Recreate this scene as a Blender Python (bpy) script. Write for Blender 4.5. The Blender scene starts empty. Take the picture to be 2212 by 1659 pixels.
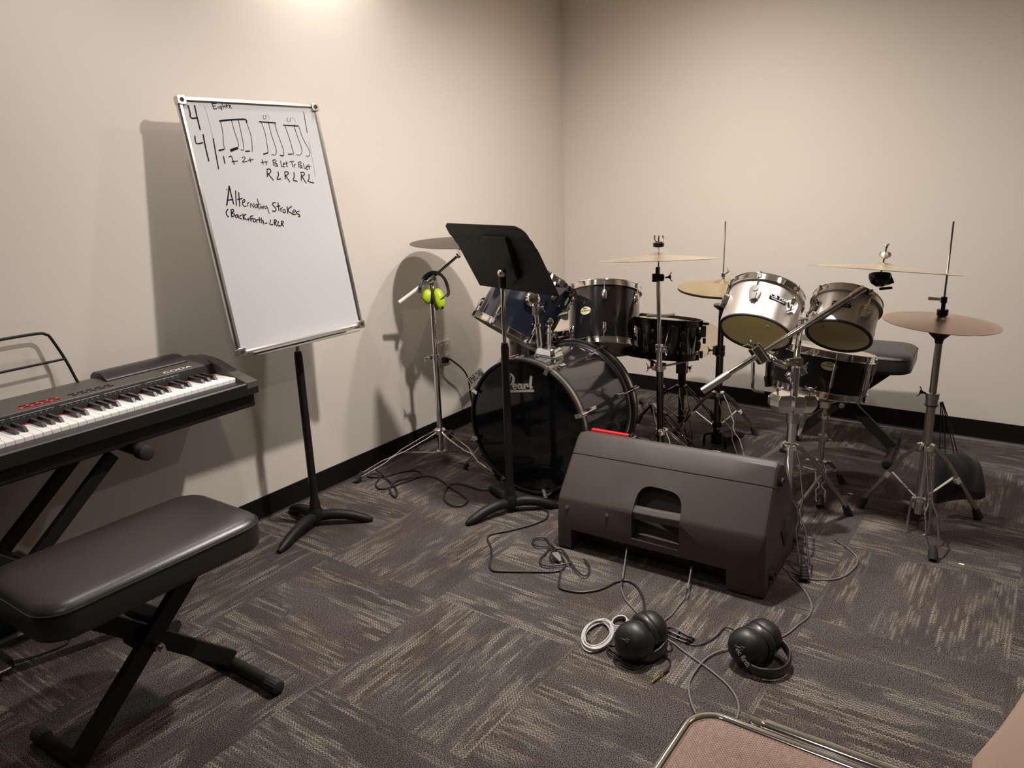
import bpy, math, random
from mathutils import Vector as V3, Matrix
random.seed(4)
PI = math.pi
scn = bpy.context.scene
# ---------------------------------------------------------------- camera
cd = bpy.data.cameras.new('camera'); cam = bpy.data.objects.new('camera', cd)
scn.collection.objects.link(cam)
cd.sensor_fit = 'HORIZONTAL'; cd.sensor_width = 36.0; cd.lens = 27.1799
cd.clip_start = .02
_r = V3((0.8206, 0.5705, -0.0336)); _u = V3((-0.13, 0.2436, 0.9611)); _f = V3((-0.5565, 0.7843, -0.2741))
cam.matrix_world = Matrix(((_r.x, _u.x, -_f.x, 2.3575), (_r.y, _u.y, -_f.y, -3.9044), (_r.z, _u.z, -_f.z, 1.28), (0, 0, 0, 1)))
scn.camera = cam
# ---------------------------------------------------------------- view, world
scn.view_settings.view_transform = 'Standard'; scn.view_settings.look = 'None'
scn.view_settings.exposure = 0.0; scn.view_settings.gamma = 1.0
scn.view_settings.use_curve_mapping = False
w = bpy.data.worlds.new('world'); scn.world = w; w.use_nodes = True
w.node_tree.nodes['Background'].inputs[0].default_value = (1, .9, .78, 1)
w.node_tree.nodes['Background'].inputs[1].default_value = .02
# ---------------------------------------------------------------- the ceiling downlights
def downlight(x, y, power, col, spot=None, blend=.6, r=.045):
    l = bpy.data.lights.new('downlight', 'SPOT'); l.energy = power; l.color = col
    l.spot_size = math.radians(spot or 150); l.spot_blend = blend; l.shadow_soft_size = r
    o = bpy.data.objects.new('downlight', l); scn.collection.objects.link(o); o.location = (x, y, 2.335)
WARM = (1.0, .935, .885)
DOWN = [(1.38, -1.80, 215, 165, 1.0), (.17, -1.77, 34, 150, .8), (.52, -2.80, 34, 150, 1.0), (1.05, -.95, 74, 165, 1.0),
        (2.7, -1.5, 50, 165, 1.0), (1.9, -3.9, 20, 165, 1.0)]
for x, y, pw, sp, bl in DOWN: downlight(x, y, pw, WARM, sp, bl)
# ---------------------------------------------------------------- helpers
ORG = {}
def frame(ax, hint=(0, 0, 1)):
    a = V3(ax).normalized(); h = V3(hint)
    if a.cross(h).length < 1e-3: h = V3((1, 0, 0))
    e1 = a.cross(h).normalized(); e2 = e1.cross(a).normalized()
    return a, e1, e2            # a, sideways, upwards
class G:
    def __init__(s): s.v = []; s.f = []
    def add(s, vs, fs):
        n = len(s.v); s.v += [tuple(v) for v in vs]; s.f += [tuple(i + n for i in f) for f in fs]; return s
    def loft(s, loops, cap=True, closed=False):
        n = len(loops[0]); vs = [p for l in loops for p in l]; fs = []
        m = len(loops)
        for i in range(m if closed else m - 1):
            a = i * n; b = ((i + 1) % m) * n
            for j in range(n):
                k = (j + 1) % n; fs.append((a + j, a + k, b + k, b + j))
        if cap and not closed: fs.append(tuple(reversed(range(n)))); fs.append(tuple((m - 1) * n + j for j in range(n)))
        return s.add(vs, fs)
    def box(s, c, d, X=(1, 0, 0), Y=(0, 1, 0), Z=(0, 0, 1)):
        c = V3(c); X = V3(X) * d[0] / 2; Y = V3(Y) * d[1] / 2; Z = V3(Z) * d[2] / 2
        return s.loft([[c - X - Y + k * Z, c + X - Y + k * Z, c + X + Y + k * Z, c - X + Y + k * Z] for k in (-1, 1)])
    def beam(s, a, b, w, h, up=(0, 0, 1)):
        a = V3(a); b = V3(b); d, e1, e2 = frame(b - a, up)
        q = [e1 * w / 2 + e2 * h / 2, -e1 * w / 2 + e2 * h / 2, -e1 * w / 2 - e2 * h / 2, e1 * w / 2 - e2 * h / 2]
        return s.loft([[p + k for k in q] for p in (a, b)])
    def lathe(s, o, ax, prof, n=40, cap=True, phase=0):
        a, e1, e2 = frame(ax); o = V3(o)
        ls = [[o + a * h + (e1 * math.cos(t) + e2 * math.sin(t)) * max(r, 1e-5) for t in [2 * PI * j / n + phase for j in range(n)]] for r, h in prof]
        return s.loft(ls, cap)
    def ring(s, o, ax, prof, n=48):
        a, e1, e2 = frame(ax); o = V3(o)
        ls = [[o + a * h + (e1 * math.cos(t) + e2 * math.sin(t)) * r for t in [2 * PI * j / n for j in range(n)]] for r, h in prof]
        return s.loft(ls, False, True)
    def cyl(s, a, b, r, r2=None, n=20):
        a = V3(a); b = V3(b); return s.lathe(a, b - a, [(r, 0), (r if r2 is None else r2, (b - a).length)], n)
    def tube(s, pts, r, n=8, smooth=0, closed=False, flat=1.0):
        P = [V3(p) for p in pts]
        if smooth: P = spline(P, smooth, closed)
        R = r if hasattr(r, '__len__') else None
        ls = []; m = len(P); e1 = None
        for i, p in enumerate(P):
            d = (P[(i + 1) % m] - P[i - 1]) if closed else (P[min(i + 1, m - 1)] - P[max(i - 1, 0)])
            if d.length < 1e-9: d = V3((0, 0, 1))
            d.normalize()
            if e1 is None:
                _, e1, _ = frame(d)
            e1 = (e1 - d * e1.dot(d)); e1 = e1.normalized() if e1.length > 1e-6 else frame(d)[1]
            e2 = e1.cross(d)
            rr = r
            if R:
                t = i / (m - 1) * (len(R) - 1); k = min(int(t), len(R) - 2); rr = R[k] + (R[k + 1] - R[k]) * (t - k)
            ls.append([p + (e1 * math.cos(a) + e2 * math.sin(a) * flat) * rr for a in [2 * PI * j / n for j in range(n)]])
        return s.loft(ls, True, closed)
    def ball(s, c, r, sc=(1, 1, 1), X=(1, 0, 0), Y=(0, 1, 0), Z=(0, 0, 1), n=20, m=12, t0=0, t1=1):
        c = V3(c); X = V3(X) * sc[0]; Y = V3(Y) * sc[1]; Z = V3(Z) * sc[2]; ls = []
        for i in range(m + 1):
            t = PI * (t0 + (t1 - t0) * i / m) ; q = max(math.sin(t), 1e-4)
            ls.append([c + (X * math.cos(a) * q + Y * math.sin(a) * q - Z * math.cos(t)) * r for a in [2 * PI * j / n for j in range(n)]])
        return s.loft(ls)
    def prism(s, poly, o, X, Y, D):
        o = V3(o); X = V3(X); Y = V3(Y); D = V3(D)
        return s.loft([[o + X * a + Y * b + D * k for a, b in poly] for k in (0, 1)])
    def ribbon(s, pts, wd, o, X, Y, N, lift=.0008):
        o = V3(o) + V3(N) * lift; X = V3(X); Y = V3(Y); m = len(pts); L = []; Rr = []
        W = wd if hasattr(wd, '__len__') else [wd] * m
        for i in range(m):
            a = pts[max(i - 1, 0)]; b = pts[min(i + 1, m - 1)]; dx = b[0] - a[0]; dy = b[1] - a[1]; l = math.hypot(dx, dy) or 1
            nx, ny = -dy / l * W[i] / 2, dx / l * W[i] / 2
            L.append(o + X * (pts[i][0] + nx) + Y * (pts[i][1] + ny)); Rr.append(o + X * (pts[i][0] - nx) + Y * (pts[i][1] - ny))
        return s.add(L + Rr, [(i, i + m, i + m + 1, i + 1) for i in range(m - 1)])
    def obj(s, name, mat, parent=None, smooth=35, bevel=0, label=None, kind=None, seg=2):
        root = parent
        while root is not None and root.parent is not None: root = root.parent
        o0 = V3(ORG.get(root.name, (0, 0, 0))) if root else V3((0, 0, 0))
        me = bpy.data.meshes.new(name); me.from_pydata([tuple(V3(v) - o0) for v in s.v], [], s.f)
        me.materials.append(mat); me.update()
        o = bpy.data.objects.new(name, me); scn.collection.objects.link(o)
        if parent: o.parent = parent
        if smooth:
            me.polygons.foreach_set('use_smooth', [True] * len(me.polygons)); me.set_sharp_from_angle(angle=math.radians(smooth))
        if bevel:
            b = o.modifiers.new('bevel', 'BEVEL'); b.width = bevel; b.segments = seg; b.limit_method = 'ANGLE'; b.angle_limit = math.radians(40)
            if smooth: b.harden_normals = True
        if label: o['label'] = label
        if kind: o['kind'] = kind
        return o
def spline(P, k, closed=False):
    out = []; m = len(P)
    for i in range(m if closed else m - 1):
        a = P[i - 1] if (closed or i > 0) else P[0]; b = P[i]; c = P[(i + 1) % m]; d = P[(i + 2) % m] if (closed or i + 2 < m) else P[-1]
        for j in range(k):
            t = j / k
            out.append(.5 * ((2 * b) + (c - a) * t + (2 * a - 5 * b + 4 * c - d) * t * t + (3 * b - a - 3 * c + d) * t ** 3))
    if not closed: out.append(P[-1])
    return out
def tag(o, label, cat, group=None):
    o['label'] = label; o['category'] = cat
    if group: o['group'] = group
    return o
def thing(name, label, cat, loc, group=None, local=False, rot=0):
    o = bpy.data.objects.new(name, None); scn.collection.objects.link(o); o.empty_display_size = .1
    o.location = loc; o.rotation_euler = (0, 0, rot)
    ORG[o.name] = (0, 0, 0) if local else tuple(loc)
    return tag(o, label, cat, group)
def rrect(w, h, r, n=6):
    out = []
    for cx, cy, a0 in ((w / 2 - r, h / 2 - r, 0), (-w / 2 + r, h / 2 - r, 90), (-w / 2 + r, -h / 2 + r, 180), (w / 2 - r, -h / 2 + r, 270)):
        for i in range(n + 1):
            a = math.radians(a0 + 90 * i / n); out.append((cx + r * math.cos(a), cy + r * math.sin(a)))
    return out
def text(name, s, o, X, Y, h, mat, parent, wide=1.0, bold=.0, lift=.0012, align='CENTER', label=None):
    c = bpy.data.curves.new(name, 'FONT'); c.body = s; c.align_x = align; c.align_y = 'CENTER'; c.size = 1; c.offset = bold
    t = bpy.data.objects.new(name, c); scn.collection.objects.link(t); bpy.context.view_layer.update()
    me = t.to_mesh(); X = V3(X).normalized(); Y = V3(Y).normalized(); N = X.cross(Y)
    g = G(); g.add([V3(o) + X * v.co.x * h * wide + Y * v.co.y * h + N * lift for v in me.vertices], [tuple(p.vertices) for p in me.polygons])
    t.to_mesh_clear(); bpy.data.objects.remove(t); bpy.data.curves.remove(c)
    return g.obj(name, mat, parent, smooth=0, label=label)
def arc(c, r, a0, a1, n, X, Y):
    c = V3(c); X = V3(X); Y = V3(Y)
    return [c + X * r * math.cos(math.radians(a0 + (a1 - a0) * i / n)) + Y * r * math.sin(math.radians(a0 + (a1 - a0) * i / n)) for i in range(n + 1)]
# ---------------------------------------------------------------- materials
def mat(name, col, rough=.5, metal=0, bump=0, bscale=200, spec=None, coat=0, var=0, vscale=8, aniso=0, sheen=0):
    m = bpy.data.materials.new(name); m.use_nodes = True; nt = m.node_tree; b = nt.nodes['Principled BSDF']
    b.inputs['Base Color'].default_value = (*col, 1); b.inputs['Roughness'].default_value = rough; b.inputs['Metallic'].default_value = metal
    if spec is not None: b.inputs['Specular IOR Level'].default_value = spec
    if coat: b.inputs['Coat Weight'].default_value = coat; b.inputs['Coat Roughness'].default_value = .05
    if sheen: b.inputs['Sheen Weight'].default_value = sheen
    tc = nt.nodes.new('ShaderNodeTexCoord')
    n2 = nt.nodes.new('ShaderNodeTexNoise'); n2.inputs['Scale'].default_value = vscale; n2.inputs['Detail'].default_value = 4
    nt.links.new(tc.outputs['Object'], n2.inputs['Vector'])
    mr = nt.nodes.new('ShaderNodeMapRange'); mr.inputs[3].default_value = max(rough * (.85 if not var else 1 - var), 0); mr.inputs[4].default_value = min(rough * (1.15 if not var else 1 + var), 1)
    nt.links.new(n2.outputs[0], mr.inputs[0]); nt.links.new(mr.outputs[0], b.inputs['Roughness'])
    if bump:
        n = nt.nodes.new('ShaderNodeTexNoise'); n.inputs['Scale'].default_value = bscale; n.inputs['Detail'].default_value = 3
        nt.links.new(tc.outputs['Object'], n.inputs['Vector'])
        bp = nt.nodes.new('ShaderNodeBump'); bp.inputs['Strength'].default_value = bump; bp.inputs['Distance'].default_value = .001
        nt.links.new(n.outputs[0], bp.inputs['Height']); nt.links.new(bp.outputs[0], b.inputs['Normal'])
    return m
M = {}
M['chrome'] = mat('chrome', (.86, .845, .82), .08, 1)
M['chrome_dull'] = mat('worn_chrome', (.62, .58, .53), .28, 1, bump=.1, bscale=300)
M['alu'] = mat('aluminium', (.72, .70, .67), .3, 1)
M['smoke'] = mat('black_nickel', (.13, .118, .11), .07, 1)
M['darkhw'] = mat('dark_hardware', (.05, .045, .04), .2, 1)
M['black'] = mat('black_paint', (.014, .012, .011), .38, 0, spec=.4)
M['satin'] = mat('black_powder_coat', (.011, .010, .009), .5, 0, spec=.3, bump=.15, bscale=900)
M['rubber'] = mat('rubber', (.02, .018, .017), .7)
M['plastic'] = mat('black_plastic', (.012, .011, .010), .42, 0, bump=.25, bscale=700)
M['spk'] = mat('speaker_shell', (.060, .049, .041), .5, 0, bump=.5, bscale=900)
M['leather'] = mat('black_vinyl', (.022, .019, .016), .34, 0, bump=.25, bscale=350, spec=.6)
M['pianoshade'] = mat('piano_shell_shaded', (.014, .012, .010), .36, 0, bump=.1, bscale=900)  # shell plastic, the shade of the unlit front put into its colour
M['pianolit'] = mat('piano_shell_lit', (.085, .074, .062), .42, 0, bump=.1, bscale=900)  # same shell plastic, lightened to carry overhead light on upward faces
M['white'] = mat('white_key', (.86, .84, .80), .25)
M['bkey'] = mat('black_key', (.03, .027, .025), .28)
M['board'] = mat('whiteboard_enamel', (.53, .52, .515), .16, 0, spec=.5)
M['ink'] = mat('black_marker_ink', (.008, .007, .008), .8, spec=.1)
M['thinink'] = mat('faded_marker_ink', (.25, .24, .24), .5)
M['wht'] = mat('white_paint', (.85, .82, .76), .4)
M['ivory'] = mat('ivory_plastic', (.62, .56, .47), .4)
M['print'] = mat('pale_print', (.62, .58, .52), .5)
M['red'] = mat('red_print', (.55, .05, .055), .4)
M['redlogo'] = mat('red_plastic', (.75, .02, .03), .35)
M['green'] = mat('fluorescent_green_plastic', (.50, .66, .02), .38)
M['gold'] = mat('gold_plate', (.85, .68, .30), .2, 1)
M['cream'] = mat('cream_badge', (.72, .68, .42), .4)
M['midnight'] = mat('dark_lacquer', (.012, .011, .012), .12, 0, coat=.8, spec=.5)
M['blue'] = mat('midnight_blue_lacquer', (.010, .012, .021), .14, 0, coat=.8)
M['head_black'] = mat('black_drumhead', (.006, .006, .007), .07, 0, spec=.5)
M['head_clear'] = mat('coated_drumhead', (.66, .58, .47), .4)
M['silver'] = mat('brushed_silver_wrap', (.62, .56, .51), .36, .65)
M['interior'] = mat('bare_drum_interior', (.60, .53, .33), .6, 0, var=.2)
M['head_white'] = mat('translucent_drumhead', (.78, .74, .60), .45)
M['sticker'] = mat('red_sticker', (.45, .03, .04), .4)
M['label_paper'] = mat('printed_paper', (.7, .66, .6), .6)
M['cable'] = mat('cable_jacket', (.02, .018, .017), .42)
M['greycable'] = mat('grey_cable_jacket', (.16, .14, .125), .5)
M['silvercable'] = mat('silver_cable_jacket', (.5, .47, .45), .4)
M['cloth'] = mat('black_nylon', (.012, .011, .011), .7, 0, bump=.3, bscale=600, sheen=.3)
M['glow'] = mat('frosted_lens', (.9, .88, .8), .4)
for k_ in ('head_clear', 'head_white'):      # drumheads let light through
    nt_ = M[k_].node_tree; tr_ = nt_.nodes.new('ShaderNodeBsdfTranslucent'); tr_.inputs[0].default_value = nt_.nodes['Principled BSDF'].inputs['Base Color'].default_value
    mx_ = nt_.nodes.new('ShaderNodeMixShader'); mx_.inputs[0].default_value = .45
    nt_.links.new(nt_.nodes['Principled BSDF'].outputs[0], mx_.inputs[1]); nt_.links.new(tr_.outputs[0], mx_.inputs[2]); nt_.links.new(mx_.outputs[0], nt_.nodes['Material Output'].inputs[0])
def cymbal_mat(name, col, rough):
    m = mat(name, col, rough, 1); nt = m.node_tree; b = nt.nodes['Principled BSDF']
    tc = nt.nodes.new('ShaderNodeTexCoord'); sp = nt.nodes.new('ShaderNodeSeparateXYZ'); nt.links.new(tc.outputs['UV'], sp.inputs[0])
    wv = nt.nodes.new('ShaderNodeTexNoise'); wv.noise_dimensions = '1D'; wv.inputs['Scale'].default_value = 130; nt.links.new(sp.outputs[0], wv.inputs['W'])
    bp = nt.nodes.new('ShaderNodeBump'); bp.inputs['Strength'].default_value = .22; bp.inputs['Distance'].default_value = .001
    nt.links.new(wv.outputs[0], bp.inputs['Height']); nt.links.new(bp.outputs[0], b.inputs['Normal'])
    n3 = nt.nodes.new('ShaderNodeTexNoise'); n3.inputs['Scale'].default_value = 7; nt.links.new(tc.outputs['Object'], n3.inputs['Vector'])
    mx = nt.nodes.new('ShaderNodeMixRGB'); mx.inputs[1].default_value = (*[c * .8 for c in col], 1); mx.inputs[2].default_value = (*[min(c * 1.15, 1) for c in col], 1)
    nt.links.new(n3.outputs[0], mx.inputs[0]); nt.links.new(mx.outputs[0], b.inputs['Base Color'])
    return m
M['brass'] = cymbal_mat('brilliant_bronze', (.86, .76, .60), .30)
M['brass_gold'] = cymbal_mat('golden_bronze', (.80, .68, .44), .30)
M['copper'] = cymbal_mat('aged_bronze', (.70, .55, .45), .34)
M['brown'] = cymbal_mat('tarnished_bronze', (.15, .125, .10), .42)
M['polished'] = cymbal_mat('polished_bronze', (.58, .50, .42), .16)
def carpet():
    m = bpy.data.materials.new('carpet_tiles'); m.use_nodes = True; nt = m.node_tree; N = nt.nodes; L = nt.links; b = N['Principled BSDF']
    b.inputs['Roughness'].default_value = .95; b.inputs['Specular IOR Level'].default_value = .15
    def mth(op, a, c=None, d=None):
        n = N.new('ShaderNodeMath'); n.operation = op
        for i, x in enumerate((a, c, d)):
            if x is None: continue
            if isinstance(x, (int, float)): n.inputs[i].default_value = x
            else: L.new(x, n.inputs[i])
        return n.outputs[0]
    geo = N.new('ShaderNodeNewGeometry'); sp = N.new('ShaderNodeSeparateXYZ'); L.new(geo.outputs['Position'], sp.inputs[0])
    T = .488
    u = mth('DIVIDE', mth('SUBTRACT', sp.outputs[0], .93), T); v = mth('DIVIDE', mth('ADD', sp.outputs[1], 2.812), T)
    fu = mth('FLOOR', u); fv = mth('FLOOR', v)
    par = mth('FLOORED_MODULO', mth('ADD', fu, fv), 2.0)      # 0: rows along y, 1: rows along x
    def mixv(f, a, c):
        n = N.new('ShaderNodeMix'); n.data_type = 'FLOAT'; L.new(f, n.inputs[0]); L.new(a, n.inputs[2]); L.new(c, n.inputs[3]); return n.outputs[0]
    al = mixv(par, sp.outputs[1], sp.outputs[0]); ac = mixv(par, sp.outputs[0], sp.outputs[1])
    cid = mth('ADD', mth('MULTIPLY', fu, 7.31), mth('MULTIPLY', fv, 3.77))
    def noise(xs, ys, zs, scale, det=2, rough=.5, dist=0):
        c = N.new('ShaderNodeCombineXYZ')
        for i, q in enumerate((xs, ys, zs)):
            if isinstance(q, (int, float)): c.inputs[i].default_value = q
            else: L.new(q, c.inputs[i])
        n = N.new('ShaderNodeTexNoise'); n.inputs['Scale'].default_value = scale; n.inputs['Detail'].default_value = det; n.inputs['Roughness'].default_value = rough; n.inputs['Distortion'].default_value = dist
        L.new(c.outputs[0], n.inputs['Vector']); return n.outputs[0]
    def ramp(x, a, c, lo=0, hi=1):
        n = N.new('ShaderNodeMapRange'); n.interpolation_type = 'SMOOTHSTEP'; L.new(x, n.inputs[0])
        for i, q in zip((1, 2, 3, 4), (a, c, lo, hi)): n.inputs[i].default_value = q
        return n.outputs[0]
    P = .0095                                                 # stitch row pitch
    wob = mth('MULTIPLY', mth('SINE', mth('MULTIPLY', al, 2 * PI / .0100)), .0022)
    row = mth('DIVIDE', mth('ADD', ac, wob), P); rid = mth('FLOOR', row); fr = mth('FRACT', row)
    rowprof = ramp(mth('ABSOLUTE', mth('SUBTRACT', fr, .5)), .46, .16)
    seg = noise(mth('MULTIPLY', al, 6), mth('MULTIPLY', rid, .62), cid, 1.0, 3, .6)       # light thread runs, row by row
    region = noise(mth('MULTIPLY', al, 4.0), mth('MULTIPLY', ac, 11), cid, 1.0, 2)
    lines = mth('MULTIPLY', mth('MULTIPLY', ramp(seg, .44, .58), rowprof), ramp(region, .40, .60))
    fine = noise(sp.outputs[0], sp.outputs[1], 0.0, 410, 1, .5)
    tone = noise(mth('MULTIPLY', al, 3.0), mth('MULTIPLY', ac, 8.0), cid, 1.0, 3)
    hue = noise(mth('MULTIPLY', al, 2.3), mth('MULTIPLY', ac, 6.0), mth('ADD', cid, 31.7), 1.0, 2)
    def mixc(f, a, c):
        n = N.new('ShaderNodeMix'); n.data_type = 'RGBA'
        if isinstance(f, float): n.inputs[0].default_value = f
        else: L.new(f, n.inputs[0])
        for i, q in ((6, a), (7, c)):
            if isinstance(q, tuple): n.inputs[i].default_value = (*q, 1)
            else: L.new(q, n.inputs[i])
        return n.outputs[2]
    hi = mixc(ramp(hue, .35, .65), (.128, .100, .085), (.118, .108, .098))
    hi = mixc(ramp(tone, .35, .65), mixc(.22, hi, (.05, .042, .037)), mixc(.12, hi, (.30, .27, .24)))
    lo = (.0100, .0080, .0070)
    base = mixc(ramp(fine, .40, .60), lo, hi)
    base = mixc(mth('MULTIPLY', lines, ramp(fine, .36, .58, .08, .80)), base, (.33, .285, .235))
    L.new(base, b.inputs['Base Color'])
    h = mth('ADD', mth('MULTIPLY', fine, .9), mth('MULTIPLY', rowprof, .3))
    bp = N.new('ShaderNodeBump'); bp.inputs['Strength'].default_value = .5; bp.inputs['Distance'].default_value = .003; L.new(h, bp.inputs['Height']); L.new(bp.outputs[0], b.inputs['Normal'])
    return m
M['carpet'] = carpet()
def weave():
    m = mat('woven_upholstery', (.42, .26, .20), .85, 0, sheen=.2); nt = m.node_tree; N = nt.nodes; L = nt.links; b = N['Principled BSDF']
    tc = N.new('ShaderNodeTexCoord'); sp = N.new('ShaderNodeSeparateXYZ'); L.new(tc.outputs['Object'], sp.inputs[0]); outs = []
    for i in (0, 1):
        a = N.new('ShaderNodeMath'); a.operation = 'MULTIPLY'; a.inputs[1].default_value = 2 * PI / .0052; L.new(sp.outputs[i], a.inputs[0])
        c = N.new('ShaderNodeMath'); c.operation = 'SINE'; L.new(a.outputs[0], c.inputs[0]); outs.append(c.outputs[0])
    mm = N.new('ShaderNodeMath'); mm.operation = 'MULTIPLY'; L.new(outs[0], mm.inputs[0]); L.new(outs[1], mm.inputs[1])
    mp = N.new('ShaderNodeMapping'); mp.inputs['Scale'].default_value = (900, 60, 60); L.new(tc.outputs['Object'], mp.inputs[0])
    n = N.new('ShaderNodeTexNoise'); n.inputs['Scale'].default_value = 1; n.inputs['Detail'].default_value = 3; L.new(mp.outputs[0], n.inputs[0])
    ad = N.new('ShaderNodeMath'); ad.operation = 'MULTIPLY_ADD'; ad.inputs[1].default_value = .35; L.new(mm.outputs[0], ad.inputs[0]); L.new(n.outputs[0], ad.inputs[2])
    cr = N.new('ShaderNodeValToRGB'); cr.color_ramp.elements[0].position = .15; cr.color_ramp.elements[0].color = (.13, .07, .05, 1)
    cr.color_ramp.elements[1].position = .85; cr.color_ramp.elements[1].color = (.40, .265, .205, 1)
    L.new(ad.outputs[0], cr.inputs[0]); L.new(cr.outputs[0], b.inputs['Base Color'])
    bp = N.new('ShaderNodeBump'); bp.inputs['Strength'].default_value = .5; bp.inputs['Distance'].default_value = .002; L.new(ad.outputs[0], bp.inputs['Height']); L.new(bp.outputs[0], b.inputs['Normal'])
    return m
M['weave'] = weave()
M['tan'] = mat('tan_upholstery', (.27, .175, .122), .75, 0, bump=.2, bscale=250, sheen=.2)
M['wall'] = mat('painted_wall', (.72, .655, .58), .55, 0, bump=.12, bscale=260, spec=.3)
M['ceil'] = mat('painted_ceiling', (.8, .76, .70), .8)
M['basebd'] = mat('black_vinyl_base', (.006, .005, .005), .5, spec=.25)
M['coved'] = mat('vinyl_base_toe', (.045, .04, .036), .4)
# ---------------------------------------------------------------- the room
def struct(name, g, m, parent=None, **k): return g.obj(name, m, parent, smooth=0, kind='structure', **k)
X1, Y1, ZC = 6.6, -9.0, 2.35
struct('floor', G().box((X1 / 2, Y1 / 2, -.02), (X1, -Y1, .04)), M['carpet'])
struct('ceiling', G().box((X1 / 2, Y1 / 2, ZC + .02), (X1, -Y1, .04)), M['ceil'])
struct('wall_left', G().box((-.04, Y1 / 2, ZC / 2), (.08, -Y1 + .16, ZC + .08)), M['wall'])
struct('wall_back', G().box((X1 / 2, .04, ZC / 2), (X1, .08, ZC + .08)), M['wall'])
struct('wall_right', G().box((X1 + .04, Y1 / 2, ZC / 2), (.08, -Y1 + .16, ZC + .08)), M['wall'])
struct('wall_front', G().box((X1 / 2, Y1 - .04, ZC / 2), (X1, .08, ZC + .08)), M['wall'])
bz = 0.095
pr_ = [(0, .0), (.011, .0), (.0085, .003), (.006, .008), (.005, .014), (.005, bz), (0, bz)]
def skirt(name, a, b, N):
    a = V3(a); b = V3(b)
    o = struct(name, G().prism([(q[0], q[1]) for q in pr_], a, N, (0, 0, 1), b - a), M['basebd'])
    G().prism([(.0055, .0135), (.0065, .0085), (.009, .0035), (.0118, .0008), (.013, .0008), (.0098, .0045), (.0070, .0095), (.0062, .0135)], a, N, (0, 0, 1), b - a).obj('toe', M['coved'], o, smooth=0)
skirt('baseboard_left', (0, Y1, 0), (0, 0, 0), (1, 0, 0)); skirt('baseboard_back', (0, 0, 0), (X1, 0, 0), (0, -1, 0))
skirt('baseboard_right', (X1, Y1, 0), (X1, 0, 0), (-1, 0, 0)); skirt('baseboard_front', (0, Y1, 0), (X1, Y1, 0), (0, 1, 0))
for i, (x, y, *_q) in enumerate(DOWN):
    struct('trim_%d' % (i + 1), G().ring((x, y, ZC), (0, 0, -1), [(.062, 0), (.085, 0), (.085, .006), (.07, .012), (.062, .006)]), M['wht'])
# ---------------------------------------------------------------- wall outlet, plug and tag
t = thing('wall_outlet', 'ivory double outlet plate low on the left wall beside the chrome cymbal stand', 'outlet', (0, -1.14, .42))
G().prism(rrect(.094, .116, .008), (0, -1.139, .418), (0, 1, 0), (0, 0, 1), (.006, 0, 0)).obj('cover_plate', M['ivory'], t, bevel=.001)
for yy in (-1.161, -1.117):
    for zz in (.445, .393):
        r = G().prism(rrect(.026, .032, .012), (.006, yy, zz), (0, 1, 0), (0, 0, 1), (.002, 0, 0)).obj('receptacle', M['ivory'], t)
        g = G()
        for dy, dz, a, b in ((-.005, .004, .0018, .008), (.005, .004, .0018, .006), (0, -.007, .004, .004)): g.box((.0083, yy + dy, zz + dz), (.001, a, b))
        g.obj('slot', M['rubber'], r, smooth=0)
t = thing('power_cord', 'black power cord plugged into the wall outlet, hanging down behind the bass drum', 'cord', (.03, -1.14, .37))
G().box((.022, -1.155, .385), (.028, .026, .026)).obj('plug', M['rubber'], t, bevel=.005)
G().tube([(0.035, -1.1777, 0.4061), (0.045, -1.1496, 0.3919), (0.05, -1.1125, 0.3634), (0.05, -1.0721, 0.3308), (0.05, -1.0387, 0.2923), (0.05, -1.0202, 0.2451), (0.05, -1.0136, 0.1859), (0.05, -1.0029, 0.1297), (0.05, -1.0044, 0.0617)] + [(.08, -.98, .06), (.12, -1.0, .006), (.22, -1.1, .006), (.33, -1.3, .006)], .0042, 8, 6).obj('cable', M['cable'], t)
q = [(0.055, -1.0431, 0.2704), (0.055, -0.9276, 0.2998), (0.055, -0.8919, 0.255), (0.055, -1.0094, 0.2263)]
tg = G().add(q, [(0, 1, 2, 3)]).obj('warning_tag', M['label_paper'], t, smooth=0, label='white printed warning tag on the cord')
g = G(); A, B, Cc, D4 = [V3(k) for k in q]
for i in range(9):
    for j in range(4):
        if random.random() < .62:
            u = .06 + i * .1; v = .12 + j * .2; p0 = A.lerp(B, u).lerp(D4.lerp(Cc, u), v) + V3((.0009, 0, 0)); e = (B - A) * .075; f = (D4 - A) * .11
            g.add([p0, p0 + e, p0 + e + f, p0 + f], [(0, 1, 2, 3)])
g.obj('print', M['ink'], tg, smooth=0)
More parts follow.
